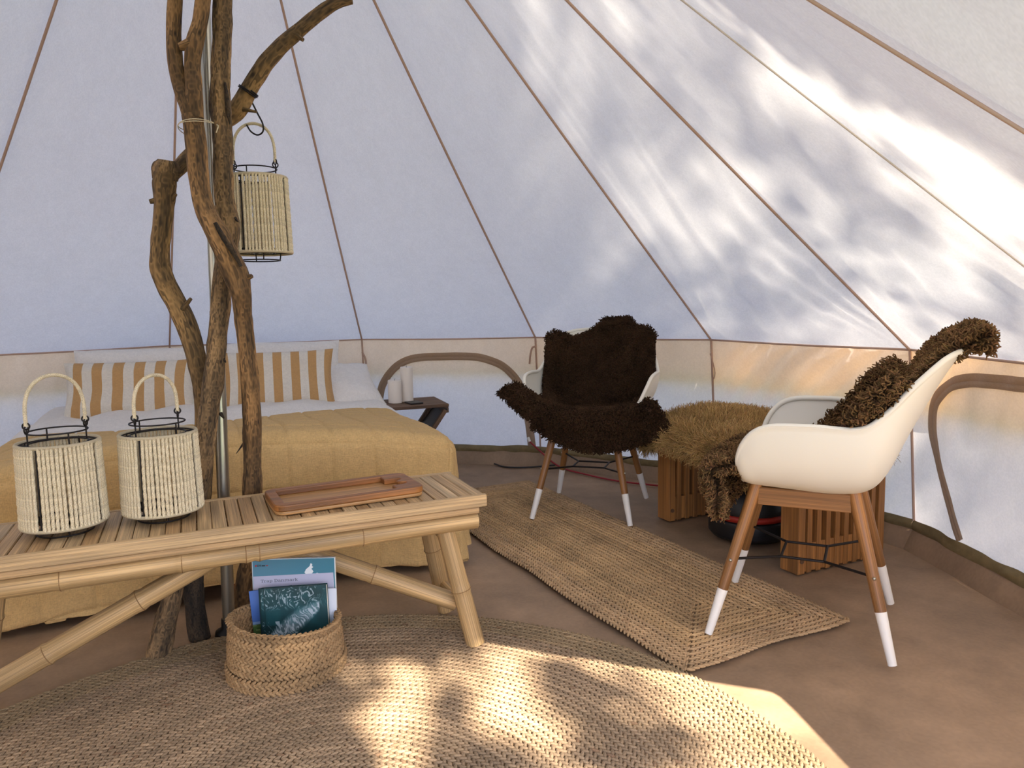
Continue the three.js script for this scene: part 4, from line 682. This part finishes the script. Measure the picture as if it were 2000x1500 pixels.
book('book', 'dark green hardback with a surfacing whale, foremost in the basket', 0.182, 0.205, 0.016, [-0.612, 0.022, -1.975], 0.02, 0.12, 0.04, (x, w, h) => {
  x.fillStyle = '#1c4f55'; x.fillRect(0, 0, w, h);
  const id = x.getImageData(0, 0, w, h), d = id.data;
  for (let j = 0; j < h; j++) for (let i = 0; i < w; i++) {
    const u = i / w, v = j / h, o = (j * w + i) * 4, n1 = seaSeed(u, v), n2 = seaFine(u + 0.2 * n1, v + 0.2 * n1);
    let k = 0.85 + 0.3 * (n1 - 0.5), foam = 0;
    foam = Math.max(foam, smooth(n2, 0.6, 0.8) * smooth(0.2 - Math.abs(v - 0.13), 0, 0.12) * 0.8 * (u < 0.85 ? 1 : 0.3));
    const axis = (v - 0.60) + 0.55 * (u - 0.28), body = 1 - Math.min(1, Math.abs(axis) / (0.07 + 0.10 * Math.sin(Math.PI * clamp((u - 0.05) / 0.85, 0, 1))));   // the back of the whale, running up to the right
    const on2 = u > 0.05 && u < 0.88 ? clamp(body * 2, 0, 1) : 0;
    foam = Math.max(foam, on2 * (0.42 + 0.55 * smooth(n2, 0.45, 0.75)));
    const belly = u < 0.55 && v > 0.45 && v < 0.86 ? smooth(n2, 0.62, 0.86) * 0.8 : 0; foam = Math.max(foam, belly);
    const dark = u < 0.6 && v > 0.5 && v < 0.9 ? 0.75 : 1;
    d[o] = lerp(26 * k * dark, 182, foam); d[o + 1] = lerp(78 * k * dark, 194, foam); d[o + 2] = lerp(84 * k * dark, 202, foam); d[o + 3] = 255;
  }
  x.putImageData(id, 0, 0);
  x.fillStyle = 'rgba(15,50,54,0.9)'; x.fillRect(22, 0, 7, h);
  x.fillStyle = '#cdd9d6'; x.font = 'bold 22px serif'; x.fillText('Inspir Dig Aktiv', 300, 520);
  x.fillStyle = '#4f9a90'; x.font = 'bold 128px sans-serif'; x.fillText('DELI', 70, 640);
}, { hard: true, spine: 0x173f43 });

// ---------------------------------------------------------------- armchairs with sheepskins
const curve3 = (rows, at) => { let i = 0; while (i < rows.length - 2 && at > rows[i + 1][0]) i++; const f = clamp((at - rows[i][0]) / (rows[i + 1][0] - rows[i][0]), 0, 1), a = rows[Math.max(0, i - 1)], b = rows[i], c = rows[i + 1], d = rows[Math.min(rows.length - 1, i + 2)]; return b.map((_, k) => k === 0 ? at : 0.5 * (2 * b[k] + (c[k] - a[k]) * f + (2 * a[k] - 5 * b[k] + 4 * c[k] - d[k]) * f * f + (3 * b[k] - a[k] - 3 * c[k] + d[k]) * f * f * f)); };
// rows along the shell from the front edge of the seat to the top of the back: [t, forward, up] and [t, forward, half width, up]
const SPINE = [[0, 0.165, 0.455], [0.1, 0.125, 0.447], [0.2, 0.08, 0.442], [0.3, 0.02, 0.438], [0.45, -0.08, 0.435], [0.58, -0.16, 0.448], [0.68, -0.208, 0.495], [0.8, -0.258, 0.60], [0.92, -0.328, 0.745], [1, -0.382, 0.845]];
const RIM = [[0, 0.145, 0.175, 0.475], [0.1, 0.160, 0.245, 0.53], [0.2, 0.135, 0.28, 0.60], [0.3, 0.08, 0.295, 0.642], [0.45, -0.03, 0.30, 0.65], [0.58, -0.145, 0.295, 0.648], [0.68, -0.203, 0.28, 0.685], [0.8, -0.268, 0.245, 0.757], [0.92, -0.333, 0.205, 0.82], [1, -0.370, 0.15, 0.838]];
function shellAt(t, u) {   // chair axes: x to its left, y up, z forward
  const s = curve3(SPINE, t), r = curve3(RIM, t), k = Math.abs(u), e = lerp(2.6, 1.7, smooth(t, 0.6, 0.95));
  const w = 1 - Math.pow(1 - Math.min(k, 1), lerp(1.75, 1.25, smooth(t, 0.6, 1))), q = Math.pow(k, e);
  return V(Math.sign(u) * r[2] * (w + Math.max(0, k - 1) * 0.8), lerp(s[2], r[3], Math.min(q, 1.3)), lerp(s[1], r[1], Math.min(q, 1.2)));
}
const shellNormal = (t, u) => { const a = shellAt(Math.min(1, t + 0.01), u).sub(shellAt(Math.max(0, t - 0.01), u)), b = shellAt(t, Math.min(1, u + 0.01)).sub(shellAt(t, Math.max(-1, u - 0.01))); return a.cross(b).normalize().negate(); };
const shellGeometry = sheet((a, b) => { const p = shellAt(b, a * 2 - 1); return p.toArray(); }, 64, 80, { thick: 0.008 });
const rimGeometry = (() => { const pts = []; for (let i = 0; i <= 40; i++) pts.push(shellAt(i / 40, 1)); for (let i = 1; i < 16; i++) pts.push(shellAt(1, 1 - 2 * i / 16)); for (let i = 40; i >= 0; i--) pts.push(shellAt(i / 40, -1)); for (let i = 1; i < 16; i++) pts.push(shellAt(0, -1 + 2 * i / 16)); pts.push(shellAt(0, 1)); return tube(pts.map((p) => [p.x, p.y - 0.002, p.z, 0.0085]), 220, 8, { caps: false }); })();
const legPair = [];
function makeChair(label, pos, facing) {
  const t = thing('armchair', label, 'armchair', pos, facing, 'white shell armchairs');
  mesh('seat_shell', merge([shellGeometry, rimGeometry]), M.shell, t);
  for (const [x, z] of [[1, 1], [-1, 1], [1, -1], [-1, -1]]) {
    const top = V(x * 0.128, 0.445, z > 0 ? 0.125 : -0.135), foot = V(x * 0.225, 0.004, z * 0.242), k = top.clone().lerp(foot, 0.70);
    const l = mesh('leg', tube([[...top.toArray(), 0.0185], [...k.toArray(), 0.0152]], 6, 18, { straight: true }), M.oak, t);
    mesh('leg_tip', tube([[...k.toArray(), 0.0153], [...foot.toArray(), 0.0115]], 6, 18, { straight: true }), M.whitePaint, l);
    const b = top.clone().lerp(foot, 0.50); mesh('bolt', (() => { const g = new THREE.SphereGeometry(0.005, 10, 8); g.translate(b.x + x * 0.0155, b.y, b.z + z * 0.003); return g; })(), M.steel, l);
  }
  for (const s of [-1, 1]) {
    mesh('apron', boxUV((() => { const g = box(0.02, 0.052, 0.25, 0.003); g.translate(s * 0.134, 0.412, -0.005); return g; })()), M.oak, t);
    mesh('apron', boxUV((() => { const g = box(0.25, 0.045, 0.02, 0.003); g.translate(0, 0.408, s * 0.128); return g; })()), M.oak, t);
  }
  const nodes = [[0.075, 0.215, 0.06], [-0.075, 0.215, 0.06], [0.075, 0.215, -0.06], [-0.075, 0.215, -0.06]], lp = (x, z) => V(x * 0.128, 0.445, z > 0 ? 0.125 : -0.135).lerp(V(x * 0.225, 0.004, z * 0.242), 0.5).toArray();
  mesh('stretcher', merge([bar(lp(1, 1), nodes[0], 0.0042), bar(lp(-1, 1), nodes[1], 0.0042), bar(lp(1, -1), nodes[2], 0.0042), bar(lp(-1, -1), nodes[3], 0.0042), bar(nodes[0], nodes[1], 0.0042), bar(nodes[2], nodes[3], 0.0042), bar(nodes[0], nodes[2], 0.0042), bar(nodes[1], nodes[3], 0.0042)]), M.iron, t);
  return t;
}
// a sheepskin that lies over a chair: it follows the shell (s 0.15 .. 1), falls over the front of the seat (s < 0) and over the top of the back (s > 1)
function chairSkin(o) {
  return (s, u) => {
    const lift = 0.016, wd = o.width(s), q = u * wd + (o.shift ? o.shift(s) : 0);
    if (s >= 0.16) {
      const t = Math.min(s, 1), p = shellAt(t, q).addScaledVector(shellNormal(t, clamp(q, -0.97, 0.97)), lift + 0.012 * noise3(s * 5, u * 3, o.seed));
      if (s > 1) { const d = s - 1; p.z -= 0.10 * Math.sin(Math.min(1, d / 0.14) * Math.PI) * 0.35 + d * 0.35; p.y += 0.030 * Math.sin(Math.min(1, d / 0.07) * Math.PI / 2) - Math.max(0, d - 0.07) * 1.1; }
      return p;
    }
    const T = V(u * o.front, 0.472 + o.rise(u), 0.165 + o.out - 0.04 * u * u), k = smooth(s, 0, 0.16);
    if (s >= 0) { const p0 = shellAt(0.16, u * o.width(0.16)).addScaledVector(shellNormal(0.16, clamp(u * o.width(0.16), -0.95, 0.95)), lift); p0.lerp(T, 1 - k); p0.y += 0.012 * Math.sin(Math.PI * k); return p0; }
    const d = -s, L = d * o.hang(u), r = 0.03, q4 = r * Math.PI / 2;
    const dn = L < q4 ? r * (1 - Math.cos(L / r)) : r + L - q4, out = L < q4 ? r * Math.sin(L / r) : r - 0.12 * (L - q4);
    return T.add(V(u * 0.04 * d * 3 * o.splay, -dn, out + 0.012 * noise3(u * 3, d * 4, o.seed)));
  };
}
{
  const chair = makeChair('white shell armchair with dark brown sheepskin, facing the camera by the tent wall', [0.367, 0.011, -3.458], Math.atan2(-0.317, 0.948));
  const at = chairSkin({ seed: 3, shift: (s) => 0.22 * smooth(s, 0.84, 1), front: 0.315, out: 0.03, splay: 0.6, rise: (u) => 0.012 + 0.10 * Math.pow(Math.max(0, -u * 1.0), 2.2) * 0 + 0.035 * u * u + (u < 0 ? 0.085 : 0.01) * u * u, hang: (u) => 0.125 + 0.05 * Math.cos((u - 0.25) * 2.2) - (u < -0.6 ? 0.03 : 0), width: (s) => curve3([[0, 1], [0.16, 0.84], [0.3, 0.72], [0.45, 0.70], [0.56, 0.84], [0.64, 0.98], [0.72, 1.08], [0.80, 1.18], [0.87, 1.14], [0.93, 0.98], [1, 0.78], [1.1, 0.5], [1.2, 0.4]], s)[1] });
  const t = thing('sheepskin', 'dark brown curly sheepskin draped over the chair facing the camera', 'sheepskin', [0.367, 0.011, -3.458], chair.rotation.y);
  const wide = () => false, S0 = -1, S1 = 1.1, wrap = (s, u) => at(s > 0.5 ? 0.5 + (s - 0.5) * (0.80 + 0.22 * smooth(u, -0.75, -0.2) - 0.17 * smooth(u, 0.55, 1.0) - 0.12 * smooth(-u, 0.6, 1)) : s, u);
  mesh('hide', sheet((a, b) => wrap(lerp(S0, S1, b), 1 - a * 2).toArray(), 40, 90, { thick: 0.01 }), M.hide, t);
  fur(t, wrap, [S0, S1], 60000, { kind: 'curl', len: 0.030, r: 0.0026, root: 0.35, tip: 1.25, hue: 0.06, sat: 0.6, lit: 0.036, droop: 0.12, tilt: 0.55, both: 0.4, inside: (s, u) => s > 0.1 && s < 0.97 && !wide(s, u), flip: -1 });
}
{
  const chair = makeChair('white shell armchair seen from its side, with brown sheepskin, nearest the camera', [0.88, 0.011, -2.19], Math.atan2(-0.896, -0.444));
  const W2 = (s) => curve3([[0, 1], [0.16, 0.72], [0.3, 0.66], [0.42, 0.82], [0.5, 0.96], [0.58, 1.08], [0.66, 1.15], [0.74, 1.14], [0.80, 0.98], [0.86, 0.84], [0.94, 0.9], [1, 0.95], [1.2, 0.9]], s)[1];
  const at = chairSkin({ seed: 8, front: 0.22, out: 0.075, splay: 0.0, rise: (u) => 0.02 + 0.02 * u * u, hang: (u) => 0.19 - 0.05 * u * u, width: W2 });
  const wide = (s, u) => s > 0.5 && s < 0.85 && Math.abs(u) * W2(s) > 1.03;
  const t = thing('sheepskin', 'brown curly sheepskin over the near chair, one end hanging off its seat', 'sheepskin', [0.88, 0.011, -2.19], chair.rotation.y);
  mesh('hide', sheet((a, b) => at(lerp(-1, 1.1, b), 1 - a * 2).toArray(), 36, 90, { thick: 0.01 }), M.hide, t);
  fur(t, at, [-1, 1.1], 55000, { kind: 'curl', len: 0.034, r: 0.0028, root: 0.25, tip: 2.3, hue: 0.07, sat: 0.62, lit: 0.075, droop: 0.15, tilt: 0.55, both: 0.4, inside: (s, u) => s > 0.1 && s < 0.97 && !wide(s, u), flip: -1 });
}
// ---------------------------------------------------------------- slatted stool bench under a long-haired sheepskin
const SA = V(0.41, 0, 0.912).normalize(), SB = V(0.906, 0, -0.423).normalize(), SO = V(0.665, 0, -3.33);   // along (towards the viewer), across, far left foot
const stoolTurn = Math.atan2(-SB.z, SB.x);
const STL = 0.83, STW = 0.44, STH = 0.405;
const stoolAt = (a, b, y) => SO.clone().addScaledVector(SA, a).addScaledVector(SB, b).setY(y);
{
  const c = stoolAt(STL / 2, STW / 2, 0), t = thing('slatted_bench', 'low pine bench with slatted end panels under the long-haired sheepskin', 'bench', [c.x, 0, c.z], stoolTurn);
  for (const e of [-1, 1]) {
    const z = e * (STL / 2 - 0.04), n = 19, p = STW / n;
    for (let i = 0; i < n; i++) {
      const x = -STW / 2 + p * (i + 0.5), solid = i % 2 === 0, w = p - 0.0008;
      if (solid) mesh('slat', boxUV(box(w, STH - 0.03, 0.08, 0.0025, [x, (STH - 0.03) / 2 + 0.001, z])), M.pine, t);
      else { mesh('spacer', boxUV(box(w, 0.105, 0.074, 0.002, [x, 0.058, z])), M.pine, t); mesh('spacer', boxUV(box(w, 0.06, 0.074, 0.002, [x, STH - 0.062, z])), M.pine, t); }
    }
    for (const s of [-1, 1]) mesh('corner_post', boxUV(box(0.034, STH - 0.03, 0.086, 0.003, [s * (STW / 2 - 0.016), (STH - 0.03) / 2 + 0.001, z])), M.pine, t);
    const g = new THREE.CylinderGeometry(0.009, 0.009, 0.006, 16); g.rotateX(Math.PI / 2); g.translate(-STW / 2 + 0.016, 0.05, z + 0.0435); mesh('bolt', g, M.darkWood, t);
  }
  for (let i = 0; i < 10; i++) { const w = STW / 10 - 0.008; mesh('seat_slat', boxUV(box(w, 0.028, STL + 0.03, 0.003, [-STW / 2 + STW / 10 * (i + 0.5), STH - 0.014, 0])), M.pine, t); }
}
{
  const t = thing('sheepskin', 'tan long-haired sheepskin spread over the low pine bench', 'sheepskin');
  const at = (s, u) => {   // s 0..1 along the bench from the far end, u across
    const a = lerp(-0.1, STL + 0.03, s), half = 0.29 + 0.05 * noise3(s * 4, u > 0 ? 2 : 7, 1) - 0.09 * Math.pow(Math.abs(s * 2 - 1), 5), b = STW / 2 + u * half, ov = Math.max(0, -b, b - STW), oa = Math.max(0, -a, a - STL), L = Math.hypot(ov, oa), r = 0.05;
    const dn = L < r * 1.57 ? r * (1 - Math.cos(L / r)) : r + L - r * 1.57, k = L > 0 ? Math.min(1, r * Math.min(1, L / r) / L) : 1;
    return stoolAt(clamp(a, 0, STL) + (a - clamp(a, 0, STL)) * k, clamp(b, 0, STW) + (b - clamp(b, 0, STW)) * k, STH + 0.014 + 0.012 * (noise3(s * 4, u * 3, 4)) + 0.03 * Math.exp(-Math.pow((s - 0.25) / 0.2, 2)) * (1 - u * u) - dn);
  };
  mesh('hide', sheet((a, b) => at(b, a * 2 - 1).toArray(), 36, 60, { thick: 0.01 }), M.hide, t);
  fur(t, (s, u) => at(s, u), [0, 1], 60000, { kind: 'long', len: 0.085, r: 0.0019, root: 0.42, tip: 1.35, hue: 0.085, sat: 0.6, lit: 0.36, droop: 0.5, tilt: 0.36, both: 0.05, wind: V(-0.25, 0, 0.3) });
}
{
  const c = stoolAt(0.40, 0.17, 0), t = thing('canister', 'black round canister with a red band under the low pine bench', 'canister', [c.x, 0, c.z]);
  mesh('body', lathe([[0, 0.012], [0.15, 0.012], [0.165, 0.03], [0.165, 0.085], [0.155, 0.095], [0, 0.095]], 40), M.black, t);
  mesh('red_band', lathe([[0.14, 0.093], [0.158, 0.095], [0.16, 0.112], [0.15, 0.118], [0.14, 0.118]], 40), M.redPlastic, t);
  mesh('lid', lathe([[0.148, 0.116], [0.15, 0.14], [0.135, 0.19], [0.1, 0.225], [0.04, 0.24], [0, 0.24]], 40), M.black, t);
  mesh('handle', tube([[-0.06, 0.232, 0, 0.011], [-0.05, 0.275, 0, 0.011], [0.05, 0.275, 0, 0.011], [0.06, 0.232, 0, 0.011]], 24, 10), M.black, t);
  for (let i = 0; i < 4; i++) { const a = i * 1.57 + 0.6, g = new THREE.SphereGeometry(0.017, 14, 10); g.translate(Math.cos(a) * 0.135, 0.0165, Math.sin(a) * 0.135); mesh('castor', g, M.black, t); }
}
{ // cables along the foot of the tent wall
  const w = wallPoint(2, 0.943, (EAVE - 0.15) / (EAVE - LIP), 0.03), t = thing('red_cable', 'red cable running from the tent window across the floor behind the chair', 'cable');
  mesh('cord', tube([[w.x, 0.15, w.z, 0.005], [w.x + 0.06, 0.10, w.z + 0.05, 0.005], [0.235, 0.03, -4.42, 0.005], [0.30, 0.007, -4.34, 0.005], [0.40, 0.006, -4.2, 0.005], [0.56, 0.006, -4.02, 0.005], [0.75, 0.006, -3.90, 0.005], [0.92, 0.006, -3.82, 0.005]], 60, 8), std({ name: 'red rubber', color: 0x97222b, roughness: 0.5 }), t);
  mesh('plug', tube([[w.x - 0.002, 0.168, w.z - 0.004, 0.009], [w.x + 0.008, 0.143, w.z + 0.008, 0.009]], 3, 10, { straight: true }), M.whitePaint, t);
  const b = thing('black_cable', 'black cable lying along the foot of the back wall', 'cable');
  mesh('cord', tube([[-0.12, 0.006, -4.52, 0.005], [-0.05, 0.006, -4.42, 0.005], [0.1, 0.006, -4.40, 0.005], [0.22, 0.012, -4.41, 0.005], [0.42, 0.02, -4.40, 0.005], [0.62, 0.006, -4.28, 0.005], [0.82, 0.006, -4.12, 0.005], [1.05, 0.006, -3.8, 0.005]], 60, 8), M.black, b);
}
renderer.render(scene, camera);
